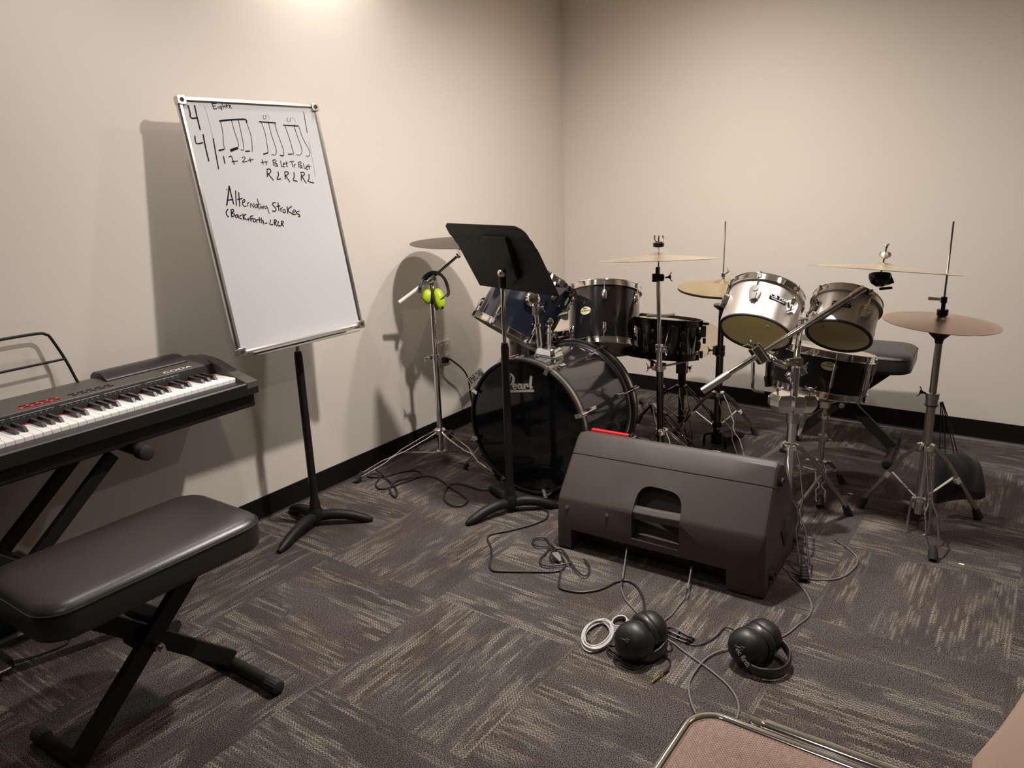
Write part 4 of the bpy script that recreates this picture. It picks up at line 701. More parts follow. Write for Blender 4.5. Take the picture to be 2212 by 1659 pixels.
# floor tom
ft = V3((0.3697, -0.7986, 0.5217)); ft_ax = V3((.03, -.02, 1)).normalized()
t, a_, Rs, ph, e1, e2 = drum('floor_tom', 'black floor tom in the corner, mostly hidden behind the rack toms', 'drum', ft, ft_ax, .195, .36, 'midnight', 8, off=20)
for u in (200, 320, 80):
    d = V3((math.cos(math.radians(u)), math.sin(math.radians(u)), 0)); p = V3((ft.x, ft.y, 0)) + d * .21
    lg = G().tube([p + d * .03 + V3((0, 0, .02)), p + V3((0, 0, .09)), p + V3((0, 0, .42))], .006, 10).obj('leg', M['chrome'], t); rubber(tuple(p + d * .03), p + d * .03 + V3((0, 0, .3)), False, .011, .028).obj('rubber_foot', M['rubber'], lg)
    G().box(p - d * .012 + V3((0, 0, .34)), (.03, .03, .05), d, d.cross(V3((0, 0, 1))), (0, 0, 1)).obj('leg_bracket', M['chrome'], t, bevel=.004)
# black snare on its stand
sc = V3((0.9798, -0.8098, 0.6008))
t, a_, Rs, ph, e1, e2 = drum('snare_drum', 'mirror black snare drum beside the upright rack tom, behind the cymbal stand', 'drum', sc, (.02, .15, 1), .172, .145, 'smoke', 8, off=12, hw='darkhw', style='bullet')
out = (RR * .93 - FF * .36).normalized(); th_ = G().box(sc + out * .178 - V3((0, 0, .055)), (.022, .026, .05), out, out.cross(V3((0, 0, 1))), (0, 0, 1)).cyl(sc + out * .182 - V3((0, 0, .085)), sc + out * .182 - V3((0, 0, .11)), .007).box(sc + out * .185 - V3((0, 0, .022)), (.03, .014, .01)); th_.obj('strainer', M['darkhw'], t, bevel=.003)
mk = G().tube([sc - RR * .09 - FF * .12 + V3((0, 0, .008)), sc - RR * .02 - FF * .12 + V3((0, 0, .010)), sc + RR * .03 - FF * .1 + V3((0, 0, .018))], .007, 8); tg = thing('drum_key', 'pale stick stub lying on the rim of the mirror black snare', 'drum stick', tuple(sc + V3((0, 0, .01)))); mk.obj('stick', M['ivory'], tg)
tg.name = 'drumstick_stub'; ORG[tg.name] = tuple(sc + V3((0, 0, .01)))
def snare_stand(label, c, bz_, feet, zh, arms, tilt_pts, kind, mt='chrome', r=.0125, prof=PINCH, zt=None, tape=False):
    t = thing('snare_stand', label, 'snare stand', (c[0], c[1], 0))
    tripod(t, c, feet, zh, .07, kind, mt, prof, r, tape=tape)
    zt = zt or bz_ - .16
    section(t, 'lower_pole', c, .03, zt, r, mt); section(t, 'upper_pole', c, zt, bz_ - .055, r - .003, mt); clampring(t, c, zt, r, mt)
    G().box((c[0], c[1], bz_ - .06), (.034, .03, .03)).obj('basket_hub', M[mt], t, bevel=.004)
    for p in tilt_pts:
        p = V3(p); m = V3((c[0], c[1], bz_ - .06)).lerp(p, .45) + V3((0, 0, -.004))
        am = G().beam((c[0], c[1], bz_ - .06), m, .014, .006).beam(m, p, .012, .006).obj('basket_arm', M['chrome_dull'], t, bevel=.001)
        G().tube([p + V3((0, 0, -.004)), p + V3((0, 0, .012)), p + V3((0, 0, .026))], .0075, 10).obj('rubber_tip', M['rubber'], am)
    return t
sb = sc.z - .150
snare_stand('snare stand with a spread basket under the mirror black snare', (sc.x, sc.y), sb, [(0.6065, -0.229, 0), (sc.x + .2, sc.y - .03, 0), (sc.x - .08, sc.y + .2, 0)], .17, 3, [(sc.x - .155, sc.y + .06, sb - .018), (sc.x + .15, sc.y + .08, sb - .018), (sc.x + .03, sc.y - .165, sb - .018)], ['flat', 'double', 'double'], 'smoke', tape=True)
# silver concert toms
s1, s2 = V3((1.5273, -1.1541, 0.7952)), V3((1.7929, -1.1267, 0.782)); cax = V3((.004, .663, .748))
def cb(lines):
    return lines
t, a_, Rs, ph, e1, e2 = drum('concert_tom', 'larger brushed silver single headed tom, left one of the silver pair', 'drum', s1, cax, .136, .155, 'silver', 6, off=17, style='cast', open_bottom=True, group='pair of silver concert toms', badge=oval_badge((1.6048, -1.2736, 0.8098), (('CB 700', .15, .50), ('PERCUSSION', -.30, .20)), .060, .022, 'ink', True))
t, a_, Rs, ph, e1, e2 = drum('concert_tom', 'smaller brushed silver single headed tom crossed by the boom arm', 'drum', s2, cax, .116, .130, 'silver', 4, off=-34, style='cast', open_bottom=True, group='pair of silver concert toms', badge=oval_badge((1.802, -1.2481, 0.8042), (('CB 700', .15, .50), ('PERCUSSION', -.30, .20)), .060, .022, 'ink', True))
# the stand that carries them, with boom and ride cymbal
c = (1.705, -1.375); t = thing('double_tom_stand', 'heavy chrome stand carrying the two silver toms and the long boom arm', 'drum stand', (c[0], c[1], 0))
tripod(t, c, [(1.8541, -1.0973, 0), (1.8458, -1.6487, 0), (1.43, -1.36, 0)], 0.3343, .075, ['flat', 'double', 'flat'], 'chrome', tube_r=.0155)
zz = [0.4474, 0.4879]
section(t, 'lower_pole', c, .05, zz[0], .0155); G().lathe((c[0], c[1], zz[0] - .03), (0, 0, 1), [(.016, 0), (.021, .001), (.021, .03), (.0235, .032), (.0235, .05), (.020, .053), (.013, .055)], 28).obj('height_clamp', M['chrome_dull'], t)
section(t, 'upper_pole', c, zz[0], zz[1] + .12, .0125)
cz = zz[1]; cp = V3((c[0], c[1], cz))
g = G(); oct_ = [(-.082, -.012), (-.062, -.036), (-.018, -.03), (-.012, -.044), (.022, -.046), (.030, -.030), (.066, -.034), (.082, -.006), (.060, .030), (.012, .040), (-.05, .036), (-.082, .014)]
g.loft([[cp + RR * x * k + V3((FF.x, FF.y, 0)).normalized() * y * k + V3((0, 0, z)) for x, y in oct_] for z, k in ((-.03, .80), (-.006, 1.0), (.016, 1.0), (.030, .86))])
mc = g.obj('multi_clamp', M['chrome'], t, smooth=12, bevel=.001)
for dx in (-.055, .052): wing(mc, cp + RR * dx + V3((0, 0, .028)), (0, 0, 1))
hc = V3((1.6735, -1.3256, 0.5621)); G().ball(hc, .015, n=18, m=12).cyl(cp + RR * .008 + V3((0, 0, .02)), hc, .0072).obj('ball_post', M['chrome'], t)
k1 = V3((1.67, -1.2352, 0.609)); k2 = V3((1.6669, -1.1712, 0.6527)); k3 = V3((1.65, -1.1357, 0.7155))
G().cyl(V3((1.6787, -1.2922, 0.5742)), k1, .0115).cyl(k1.lerp(k2, -.2), k3, .0105).obj('holder_tube', M['chrome'], t)
G().box(V3((1.6701, -1.2893, 0.6)), (.05, .03, .022), RR, FF, UU).cyl(V3((1.6596, -1.3192, 0.6088)), V3((1.6948, -1.2695, 0.6065)), .010).box(V3((1.6914, -1.2797, 0.5841)), (.024, .03, .06), (RR + UU * .5).normalized(), FF, (UU - RR * .5).normalized()).obj('holder_casting', M['chrome_dull'], t, bevel=.004)
wing(t, V3((1.698, -1.2992, 0.5879)), RR)
g = G().tube([V3((1.6427, -1.1821, 0.7069)), V3((1.6455, -1.1857, 0.7274)), V3((1.6795, -1.137, 0.7248)), V3((1.6747, -1.1099, 0.7394))], .0055, 10); g.tube([V3((1.6507, -1.1955, 0.6889)), V3((1.6803, -1.1664, 0.7122))], .008, 10)
for q in [(1.6441, -1.1627, 0.7232), (1.6748, -1.1294, 0.7197)]: g.box(V3(q), (.012, .03, .055), RR, FF, UU)
g.obj('tom_brackets', M['chrome'], t, bevel=.001)
G().tube([V3((1.5785, -1.2989, 0.6127)), V3((1.5989, -1.3057, 0.6247)), V3((1.6176, -1.3232, 0.6097)), V3((1.6428, -1.3109, 0.5936)), V3((1.6565, -1.3035, 0.5871))], .0115, 14, 5).obj('curved_arm', M['chrome'], t)
G().cyl(V3((1.6041, -1.331, 0.6147)), V3((1.6097, -1.3481, 0.5545)), .011).cyl(V3((1.6091, -1.3469, 0.559)), V3((1.6163, -1.3539, 0.5242)), .015).obj('side_post', M['smoke'], t)
G().tube([V3((1.5665, -1.3844, 0.6111)), V3((1.5734, -1.4004, 0.5513)), V3((1.5766, -1.4065, 0.5274)), V3((1.5855, -1.4035, 0.5181)), V3((1.6091, -1.3886, 0.5127))], [.0062, .0062, .0045, .0045, .0045], 10, 3).obj('tom_arm', M['chrome'], t, label='bright bent rod')
b0 = V3((1.4176, -1.4506, 0.5051)); b1 = V3((1.4964, -1.4103, 0.5698)); b2 = V3((1.5829, -1.3765, 0.6369)); b3 = V3((1.8638, -1.2279, 0.8566))
bm = G().lathe(b0, b1 - b0, [(.0001, 0), (.0132, .0005), (.0132, (b1 - b0).length * .93), (.0105, (b1 - b0).length)], 24).obj('boom_tail', M['alu'], t); G().lathe(b1, b3 - b1, [(.0092, 0), (.0092, (b3 - b1).length - .05), (.0115, (b3 - b1).length - .048), (.0115, (b3 - b1).length)], 22).obj('boom_arm', M['chrome'], t)
bd = (b3 - b0).normalized(); sdn = bd.cross(FF).normalized()
G().box(b2, (.034, .044, .062), bd, FF, sdn).box(b2 - sdn * .0 + bd * .012, (.01, .05, .075), bd, FF, sdn).obj('boom_clamp', M['chrome'], t, bevel=.004); wing(t, b2 + (sdn * .03 if sdn.z > 0 else -sdn * .03), (sdn if sdn.z > 0 else -sdn) - bd * .25, s=1.2)
tc = V3((1.8995, -1.1941, 0.8808)); g = G()
g.lathe(tc - UU * .022, UU + RR * .06, [(.012, 0), (.027, .010), (.034, .026), (.034, .040), (.030, .043), (.0001, .044)], 10).obj('tilter', M['darkhw'], t)
g = G().box(tc + RR * .028 - UU * .002, (.018, .03, .028), (RR + UU * .4).normalized(), FF, (UU - RR * .4).normalized()).beam(tc - UU * .030 + RR * .0, tc - UU * .026 + RR * .04, .01, .008).obj('tilter_lever', M['darkhw'], t, bevel=.002)
rc = V3((1.904, -1.1805, 0.9106)); rax = V3((0.03, 0.1351, 0.9904))
G().cyl(tc, rc + rax * .075, .0035).obj('cymbal_rod', M['chrome'], t); G().lathe(rc + rax * .034, rax, [(.004, 0), (.010, .004), (.017, .008), (.019, .014), (.016, .022), (.008, .025), (.0001, .026)], 22).obj('felt', M['chrome_dull'], t)
wing(t, rc + rax * .060, rax, s=.9)
t = thing('cymbal', 'wide thin ride cymbal on the long boom above the smaller silver tom', 'cymbal', tuple(rc))
cymbal_mesh(t, rc, rax, .230, M['brass'], 'bow', bell=.16, depth=.07)
# right snare
'# the wood snare'
s3 = V3((1.6832, -0.8895, 0.5572)); sax = V3((0.1, 0.185, 1)).normalized(); SR = 0.1816
t, a_, Rs, ph, e1, e2 = drum('snare_drum', 'matte black wood snare with a cream oval badge below the smaller silver tom', 'drum', s3, sax, SR, SR * .82, 'black', 8, off=-14, style='tube', badge=oval_badge((1.7375, -1.0565, 0.5409), w=.056, h=.031))
out = (RR * .98 - FF * .2).normalized(); G().box(s3 + out * (SR + .003) - sax * SR * .36, (.014, .03, .06), out, out.cross(sax), sax).cyl(s3 + out * (SR + .006) - sax * .09, s3 + out * (SR + .006) - sax * .125, .004).obj('strainer', M['chrome_dull'], t, bevel=.002)
c = (1.7, -0.9); sb = s3.z - SR * .82
snare_stand('slim chrome snare stand under the matte black snare, behind the double tom stand', c, sb, [(1.7724, -0.816, 0), (1.7547, -1.0968, 0), (1.56, -0.86, 0)], 0.107, 3, [tuple(s3 - sax * (SR * .82 + .012) + RR * SR * .75 + V3((0, 0, -.012))), tuple(s3 - sax * (SR * .82 + .012) - RR * SR * .8 + V3((0, 0, -.012))), tuple(s3 - sax * (SR * .82 + .012) + V3((FF.x, FF.y, 0)) * SR * .8 + V3((0, 0, -.012)))], ['flat', 'double', 'flat'], 'chrome_dull', r=.0115, tape=True, zt=0.2147)
G().lathe((c[0], c[1], 0.2944), (0, 0, 1), [(.012, 0), (.022, .001), (.022, .013), (.012, .014)], 16, phase=.2).obj('adjuster_wheel', M['chrome'], bpy.data.objects['snare_stand.001'])
ds = thing('drumstick', 'pale wooden drumstick hanging by the matte black snare stand', 'drum stick', (1.7163, -1.2616, 0.4396))
G().lathe((1.7277, -1.3785, 0.3737), V3((1.7351, -1.2887, 0.4699)) - V3((1.7277, -1.3785, 0.3737)), [(.0001, 0), (.004, .002), (.0042, .006), (.0065, .012), (.0065, .08), (.006, .125), (.0001, .126)], 12).obj('stick', M['ivory'], ds)
# ---------------------------------------------------------------- floor monitor
SA = V3((0.9991, 0.0425, 0)); SB = V3((-0.0425, 0.9991, 0)); SL = V3((1.067, -1.851, 0)); SW = 0.7066; SZ = V3((0, 0, 1))
PL_ = [(.012, .0), (0, .006), (.002, .09), (.010, .172), (.016, .185), (.162, .356), (.178, .364), (.225, .352), (.245, .335), (.456, .075), (.462, .05), (.425, .006), (.412, 0)]
PR_ = [(.010, .0), (-.004, .006), (-.014, .10), (-.022, .202), (-.014, .218), (.072, .398), (.088, .408), (.140, .392), (.160, .375), (.456, .078), (.462, .05), (.425, .006), (.412, 0)]
for _L in (PL_, PR_):      # the moulding groove along the sloping back
    _a, _b = _L[4], _L[5]
    _q = [(_a[0] + (_b[0] - _a[0]) * k + o, _a[1] + (_b[1] - _a[1]) * k - o) for k, o in ((.690, 0), (.693, .002), (.703, .002), (.706, 0))]
    _L[5:5] = _q
def sp(s, i, ins=0.0):
    k = s; a = PL_[i][0] * (1 - k) + PR_[i][0] * k; z = PL_[i][1] * (1 - k) + PR_[i][1] * k
    ca, cz_ = .20, .17; a += (ca - a) * ins; z += (cz_ - z) * ins * (0 if z < .02 else 1)
    return SL + SA * s * SW + SB * a + SZ * (z + .002)
t = thing('floor_monitor', 'large black powered loudspeaker lying on its side on the carpet, seen from behind', 'speaker', tuple(SL + SA * SW / 2 + SB * .2))
g = G().loft([[sp(s, i, ins) for i in range(17)] for s, ins in ((.0, .05), (.008, .015), (.02, 0), (.2, 0), (.4, 0), (.6, 0), (.8, 0), (.98, 0), (.992, .015), (1, .05))])
cab = g.obj('cabinet', M['spk'], t, smooth=28)
def carve(o, cut):
    c = cut.obj('cutter', M['spk'], None, smooth=0)
    c.parent = o.parent; c.data.transform(Matrix.Translation(-V3(ORG[t.name])))
    bpy.context.view_layer.update()
    b = o.modifiers.new('b', 'BOOLEAN'); b.object = c; b.operation = 'DIFFERENCE'; b.solver = 'EXACT'
    dg = bpy.context.evaluated_depsgraph_get(); me = bpy.data.meshes.new_from_object(o.evaluated_get(dg)); o.modifiers.remove(b); o.data = me; bpy.data.objects.remove(c)
    me.polygons.foreach_set('use_smooth', [True] * len(me.polygons)); me.set_sharp_from_angle(angle=math.radians(30))
def sq(s, a, z): return SL + SA * s * SW + SB * a + SZ * z
s0, s1_, sm = .395, .625, .51; hw_ = (s1_ - s0) / 2
U = [(s0, -.06)] + [(sm - hw_ * math.copysign(abs(math.cos(PI * i / 12)) ** .55, math.cos(PI * i / 12)), .185 + .088 * (math.sin(PI * i / 12)) ** .55) for i in range(13)] + [(s1_, -.06)]
up = (SZ * .8 + SB * .6)      # runs up the sloping back
cutter = G().loft([[sq(s, d_, .0) + SZ * .0 + SZ * max(v, .10) if v < .1 else sq(s, d_ + max(0, (v - .19)) * .80, v) for s, v in U] for d_ in (-.08, .048)])
carve(cab, cutter)
carve(cab, G().box(sq(.46, .01, .035), (.76 * SW, .13, .085), SA, SB, SZ))
hb_ = G().loft([[sq(s, a + da, z + dz) for da, dz in ((-.004, -.020), (.014, -.020), (.030, .012), (.020, .018), (.006, .016), (-.005, .004))] for s, a, z in ((.345, .010, .186), (.5, .004, .190), (.638, .000, .196))]).obj('handle', M['spk'], t, label='moulded carry handle across the recess', bevel=.003)
for s in (.35, .635):
    pass
for s, v in ((.055, .85), (.27, .86), (.715, .83), (.93, .82)): G().lathe(sq(s, -.012 * s + .004, v * (.18 + .03 * s)), -SB, [(.006, -.006), (.006, .002), (.004, .003), (.0001, .001)], 14).obj('screw', M['chrome_dull'], t)
G().box(sq(.13, .232, .358) , (.20 * SW, .016, .01), SA, SB, SZ).obj('red_badge', M['redlogo'], t, bevel=.002, label='red logo strip at the top edge')
pn = G().box(sq(.46, .078, .045), (.74 * SW, .004, .07), SA, SB, SZ).obj('connector_panel', M['plastic'], t)
for s, r in ((.28, .010), (.34, .008), (.37, .008), (.62, .009), (.70, .009)): G().cyl(sq(s, .074, .06), sq(s, .058, .058), r, r * .9, 16).obj('knob', M['darkhw'], pn)
for s in (.26, .30, .40, .44, .66): G().box(sq(s, .0745, .035), (.016, .004, .006), SA, SB, SZ).obj('switch', M['print'], pn)
G().loft([[sq(.985, a, z), sq(.985, a + .05, z), sq(.985, a + .05, z + .0), sq(.985, a, z)] for a, z in ((.1, .1), (.1, .1))]) if False else None
ex = SA * 1
for a, z, r in ((.10, .345, .014), (.40, .11, .013), (.06, .055, .015), (.37, .035, .012)): G().lathe(sq(.993, a, z), ex, [(r, 0), (r, .014), (r * .9, .018), (r * .7, .018), (r * .6, .012), (.0001, .012)], 22).obj('rubber_foot', M['rubber'], t)
G().box(sq(.998, .21, .13), (.012, .05, .10), SA, (SB * .8 + SZ * .6), (SZ * .8 - SB * .6)).obj('side_handle', M['rubber'], t, bevel=.004)

# the pedal linkage lying between kick drum and hi-hat
t = thing('kick_pedal_link', 'black pedal linkage rod with a ribbed joint on the floor between bass drum and hi-hat', 'drum pedal', (1.0501, -0.7387, 0))
q0, q1, q2, q3 = [V3(k) for k in [(0.8804, -0.8238, 0.035), (1.0716, -0.8333, 0.035), (1.2357, -0.8511, 0.035), (1.3097, -0.8443, 0.03)]]
G().beam(q0, q1, .016, .012).cyl(q1, q2, .005).cyl(q1.lerp(q2, .35), q1.lerp(q2, .8), .008).obj('shaft', M['darkhw'], t)
dq = (q3 - q2).normalized(); n_ = 40
G().loft([[q2 + dq * h + frame(dq)[1] * math.cos(2 * PI * j / n_) * (r + (.0015 if j % 2 and rib else 0)) + frame(dq)[2] * math.sin(2 * PI * j / n_) * (r + (.0015 if j % 2 and rib else 0)) for j in range(n_)] for h, r, rib in ((-.02, .012, 0), (.0, .020, 0), (.012, .024, 1), (.040, .024, 1), (.046, .018, 0))]).obj('ribbed_joint', M['smoke'], t, smooth=20)
for k in (q0, q1): G().lathe((k.x, k.y, .002), (0, 0, 1), [(.022, 0), (.024, .008), (.014, .022), (.006, .030)], 20).obj('rubber_foot', M['rubber'], t)
# ---------------------------------------------------------------- benches (built once, copied once)
def make_bench(label, loc, rot):
    t = thing('piano_bench', label, 'bench', loc, local=True, rot=rot)
    def ring_(ins, z, sag=0): return [(x, y, z) for x, y in rrect(.53 - 2 * ins, .315 - 2 * ins, max(.065 - ins * .5, .01), 8)]
    seat = G().loft([ring_(.012, .398), ring_(.003, .403), ring_(0, .415), ring_(0, .452), ring_(.002, .462), ring_(.008, .471), ring_(.022, .4775), ring_(.05, .4815), ring_(.09, .4830), ring_(.13, .4835)]).obj('seat_cushion', M['leather'], t, smooth=60)
    g = G(); pts = [V3((x, y, .4615)) for x, y in rrect(.53, .315, .065, 8)]; g.tube(pts, .0018, 6, closed=True).obj('seam', M['leather'], seat)
    G().box((0, 0, .392), (.40, .20, .014)).obj('seat_plate', M['black'], t)
    G().beam((-.165, .012, .385), (.215, .012, .035), .022, .044).obj('leg', M['satin'], t, bevel=.003)
    G().beam((.170, -.014, .385), (-.205, -.014, .035), .022, .044).obj('leg', M['satin'], t, bevel=.003)
    G().cyl((.003, -.05, .212), (.003, .045, .212), .012).cyl((.003, -.062, .212), (.003, -.048, .212), .007).obj('pivot_bolt', M['chrome_dull'], t)
    G().cyl((0, .03, .205), (0, .075, .205), .022, n=14).obj('adjusting_knob', M['rubber'], t)
    for x in (-.205, .215):
        b = G().cyl((x, -.155, .0205), (x, .155, .0205), .0165).obj('foot_bar', M['satin'], t)
        for s in (-1, 1):
            n = 32; pr = [(.0180 + (.0012 if j % 2 else 0)) for j in range(n)]
            ls = [[(x + r * k * math.cos(2 * PI * j / n), y * s, .0205 + r * k * math.sin(2 * PI * j / n)) for j, r in enumerate(pr)] for y, k in ((.138, .95), (.140, 1), (.176, 1), (.180, .9), (.182, .6))]
            G().loft(ls).obj('end_cap', M['rubber'], b)
    return t
b1 = make_bench('long padded black piano bench on crossed legs, in front of the digital piano', (.700, -3.105, 0), PI / 2)
b2 = b1.copy(); scn.collection.objects.link(b2); b2.location = (1.665, -.40, 0); b2.rotation_euler = (0, 0, math.radians(3)); ORG[b2.name] = (0, 0, 0)
b2['label'] = 'padded black X leg bench by the back wall, behind the silver toms'
for ch in list(b1.children):
    q = ch.copy(); scn.collection.objects.link(q); q.parent = b2
    for gc in ch.children: r2 = gc.copy(); scn.collection.objects.link(r2); r2.parent = q
b1['group'] = b2['group'] = 'two black X leg benches'
# ---------------------------------------------------------------- keyboard stand
t = thing('keyboard_stand', 'black X shaped keyboard stand under the digital piano', 'keyboard stand', (.2, -3.1, 0))
for x in (.11, .265):
    G().beam((x - .02, -2.885, .530), (x - .02, -3.47, .035), .024, .034).obj('arm', M['satin'], t, bevel=.003)
    G().beam((x + .028, -3.40, .530), (x + .028, -2.875, .035), .024, .034).obj('arm', M['satin'], t, bevel=.003)
for y in (-2.845, -3.40):
    b = G().cyl((.02, y, .5405), (.335, y, .5405), .0165).obj('support_bar', M['satin'], t)
    G().lathe((.315, y, .5405), (1, 0, 0), [(.0175, 0), (.0215, .006), (.0215, .040), (.017, .043), (.0001, .043)], 26).obj('end_cap', M['rubber'], b)
for y in (-2.875, -3.42):
    b = G().cyl((.05, y, .021), (.37, y, .021), .0165).obj('foot_bar', M['satin'], t)
    for x0, x1 in ((.35, .40), (.06, .02)): G().cyl((x0, y, .021), (x1, y, .021), .020).obj('end_cap', M['rubber'], b)
G().cyl((.09, -3.117, .28), (.32, -3.117, .28), .012).obj('pivot_bolt', M['chrome_dull'], t)
# ---------------------------------------------------------------- digital piano
YR, YL = -2.434, -3.70; KY0 = -2.476; KP = .0225
t = thing('digital_piano', 'black digital piano against the left wall, its right end toward the whiteboard', 'digital piano', (.18, -3.07, .56))
def yx(poly, y0, y1): return G().prism([(x, z) for x, z in poly], (0, y0, 0), (1, 0, 0), (0, 0, 1), (0, y1 - y0, 0))
yx([(.05, .557), (.297, .557), (.301, .562), (.301, .604), (.04, .604), (.04, .566)], YR - .004, YL + .004).obj('lower_case', M['black'], t, bevel=.002)
for y in (-2.56, -2.72, -3.1, -3.5): yx([(.22, .5565), (.27, .5565), (.27, .5585), (.22, .5585)], y, y - .05).obj('pad', M['rubber'], t)
fc = yx([(.04, .6045), (.323, .6045), (.3225, .640), (.318, .6445), (.274, .6445), (.274, .626), (.04, .626)], YR, YL).obj('front_rail', M['pianoshade'], t, bevel=.0015)
# raised rear panel with sloping fall board
yx([(.03, .626), (.165, .626), (.160, .664), (.150, .690), (.120, .699), (.075, .708), (.04, .706), (.025, .69)], KY0 + .001, YL + .03).obj('control_panel', M['pianolit'], t, bevel=.002)
yx([(.1655, .650), (.1625, .664), (.1535, .6885), (.1515, .6885), (.158, .664), (.158, .650)], KY0, YL + .03).obj('fall_board', M['pianoshade'], t)
# right and left cheeks
for y0, y1, y2 in ((YR, KY0 + .001, YR - .004), (YL, KY0 - 52 * KP - .001, YL + .004)):
    sec = [(.323, .6445), (.30, .650), (.24, .668), (.18, .686), (.14, .697), (.10, .7005), (.04, .700), (.03, .69), (.03, .626), (.323, .626)]
    sg = 1 if y0 == YR else -1
    g = G().loft([[(x, y0, z * 1.0 - (.006 if z > .65 else 0)) for x, z in sec], [(x, y0 - sg * .008, z) for x, z in sec], [(x, y1, z) for x, z in sec]]); g.obj('end_cheek', M['pianolit'], t, smooth=40)
    g = G()
yx([(.015, .690), (.105, .690), (.110, .703), (.098, .716), (.07, .724), (.035, .722), (.018, .712)], -2.53, -2.80).obj('speaker_bulge', M['pianoshade'], t, bevel=.006, seg=3)
blk = {1, 4, 6, 9, 11}     # black keys within an octave starting at A: A# C# D# F# G#
wk = bkm = None
for i in range(52):
    y = KY0 - (51 - i) * KP - KP / 2
    if wk is None:
        g = G().loft([[(x, y + s * (KP / 2 - .0005), z) for s, z in ((-1, .630), (1, .630), (1, zt_), (-1, zt_))] for x, zt_ in ((.16, .656), (.266, .656), (.270, .6535), (.2705, .650))]); wk = g.obj('white_key', M['white'], t, bevel=.0006); ky0 = y; o = wk
    else: o = wk.copy(); scn.collection.objects.link(o); o.location = (0, y - ky0, 0)
note = 0; wi = -1
for n in range(88):
    k = n % 12
    if k in blk:
        y = KY0 - (51 - wi) * KP; off = {1: 0, 4: .002, 6: -.002, 9: .003, 11: 0}[k] * -1
        if bkm is None:
            g = G().loft([[(x, y + s * h_, z) for s, h_, z in ((-1, .0055, .655), (1, .0055, .655), (1, .0046, z1_), (-1, .0046, z1_))] for x, z1_ in ((.162, .669), (.226, .668), (.236, .656))]); bkm = g.obj('black_key', M['bkey'], t, bevel=.0008); by0 = y; o = bkm
        else: o = bkm.copy(); scn.collection.objects.link(o); o.location = (0, y - by0, 0)
    else: wi += 1
yx([(.1620, .6545), (.1700, .6545), (.1700, .6575), (.1620, .6575)], KY0 - .002, KY0 - 52 * KP).obj('red_felt', M['red'], t)
# music rest
g = G().tube([(.055, -2.850, .700), (.052, -2.855, .716), (.040, -2.868, .776), (.032, -2.893, .846), (.030, -2.904, .858), (.029, -2.924, .864), (.029, -3.02, .866), (.029, -3.25, .866), (.029, -3.34, .862), (.030, -3.37, .846), (.040, -3.395, .776), (.055, -3.41, .700)], .0042, 10, 3)
rest = g.obj('music_rest', M['satin'], t); G().cyl((.0405, -2.869, .780), (.0405, -3.395, .780), .0035).obj('cross_wire', M['satin'], rest)
# panel buttons, scale and name
PX = V3((.15, 0, .690)); pu = V3((-.030, 0, .009)).normalized(); py = V3((0, 1, 0)); pn_ = py.cross(-pu).normalized() * -1
if pn_.z < 0: pn_ = -pn_
def panel(y, d): return PX + pu * d + V3((0, y, 0))
red = G().box(panel(-2.998, .0175) + pn_ * .0002, (.105, .016, .0012), py, pu, pn_).obj('red_surround', M['red'], t)
for r_i in (0, 1):
    for c_i in range(4): G().box(panel(-3.040 + c_i * .0255 + (.008 if r_i == 0 else 0), .0135 + .009 * r_i) + pn_ * .0012, (.018, .0035, .002), py, pu, pn_).obj('button', M['black'], t)
    for c_i in range(5): G().box(panel(-2.912 + c_i * .0255 + (.008 if r_i == 0 else 0), .0135 + .009 * r_i) + pn_ * .0006, (.017, .0035, .002), py, pu, pn_).obj('button', M['black'], t)
fb = V3((.1615, 0, .668)); fu = V3((-.009, 0, .0245)).normalized(); fn = V3((.0245, 0, .009)).normalized()
g = G()
for k in range(9):
    y0 = -2.60 - k * .125
    if y0 < YL + .15: break
    g.box(V3((.1625 - .0062, y0 - .055, .6705 + .0105)) + fn * .0015, (.112, .0009, .0006), py, fu, fn)
    for j in range(8): g.box(V3((.1625 - .0045, y0 - .006 - j * .0145, .6705 + .0055)) + fn * .0015, (.0018, .0014, .0006), py, fu, fn)
g.obj('panel_print', M['print'], t, smooth=0)
text('name_print', 'CODA', panel(-2.590, .010), (0, 1, 0), -V3((.0, 0, 0)) + pu, .0165, M['wht'], t, wide=2.0, bold=.012, lift=.0012 if True else 0, label='white CODA lettering')
# pedal and its lead
t = thing('sustain_pedal', 'black sustain pedal on the carpet under the piano, at the left picture edge', 'pedal', (0.1226, -3.2555, 0))
pq = V3((0.1226, -3.2555, 0)); G().box(pq + V3((0, 0, .018)), (.10, .09, .034)).obj('pedal_body', M['plastic'], t, bevel=.006); G().box(pq + V3((.06, 0, .034)), (.07, .045, .008)).obj('pedal_plate', M['chrome_dull'], t, bevel=.003)
G().tube([(0.1297, -3.2179, 0.006), (0.1607, -3.174, 0.006), (0.1783, -3.1205, 0.006), (0.1814, -3.08, 0.006), (0.1636, -3.0595, 0.006), (0.1421, -3.0568, 0.006), (0.1183, -3.0662, 0.006), (0.0787, -3.0827, 0.006), (-0.017, -3.095, 0.006)], .0028, 8, 5).obj('lead', M['cable'], t)
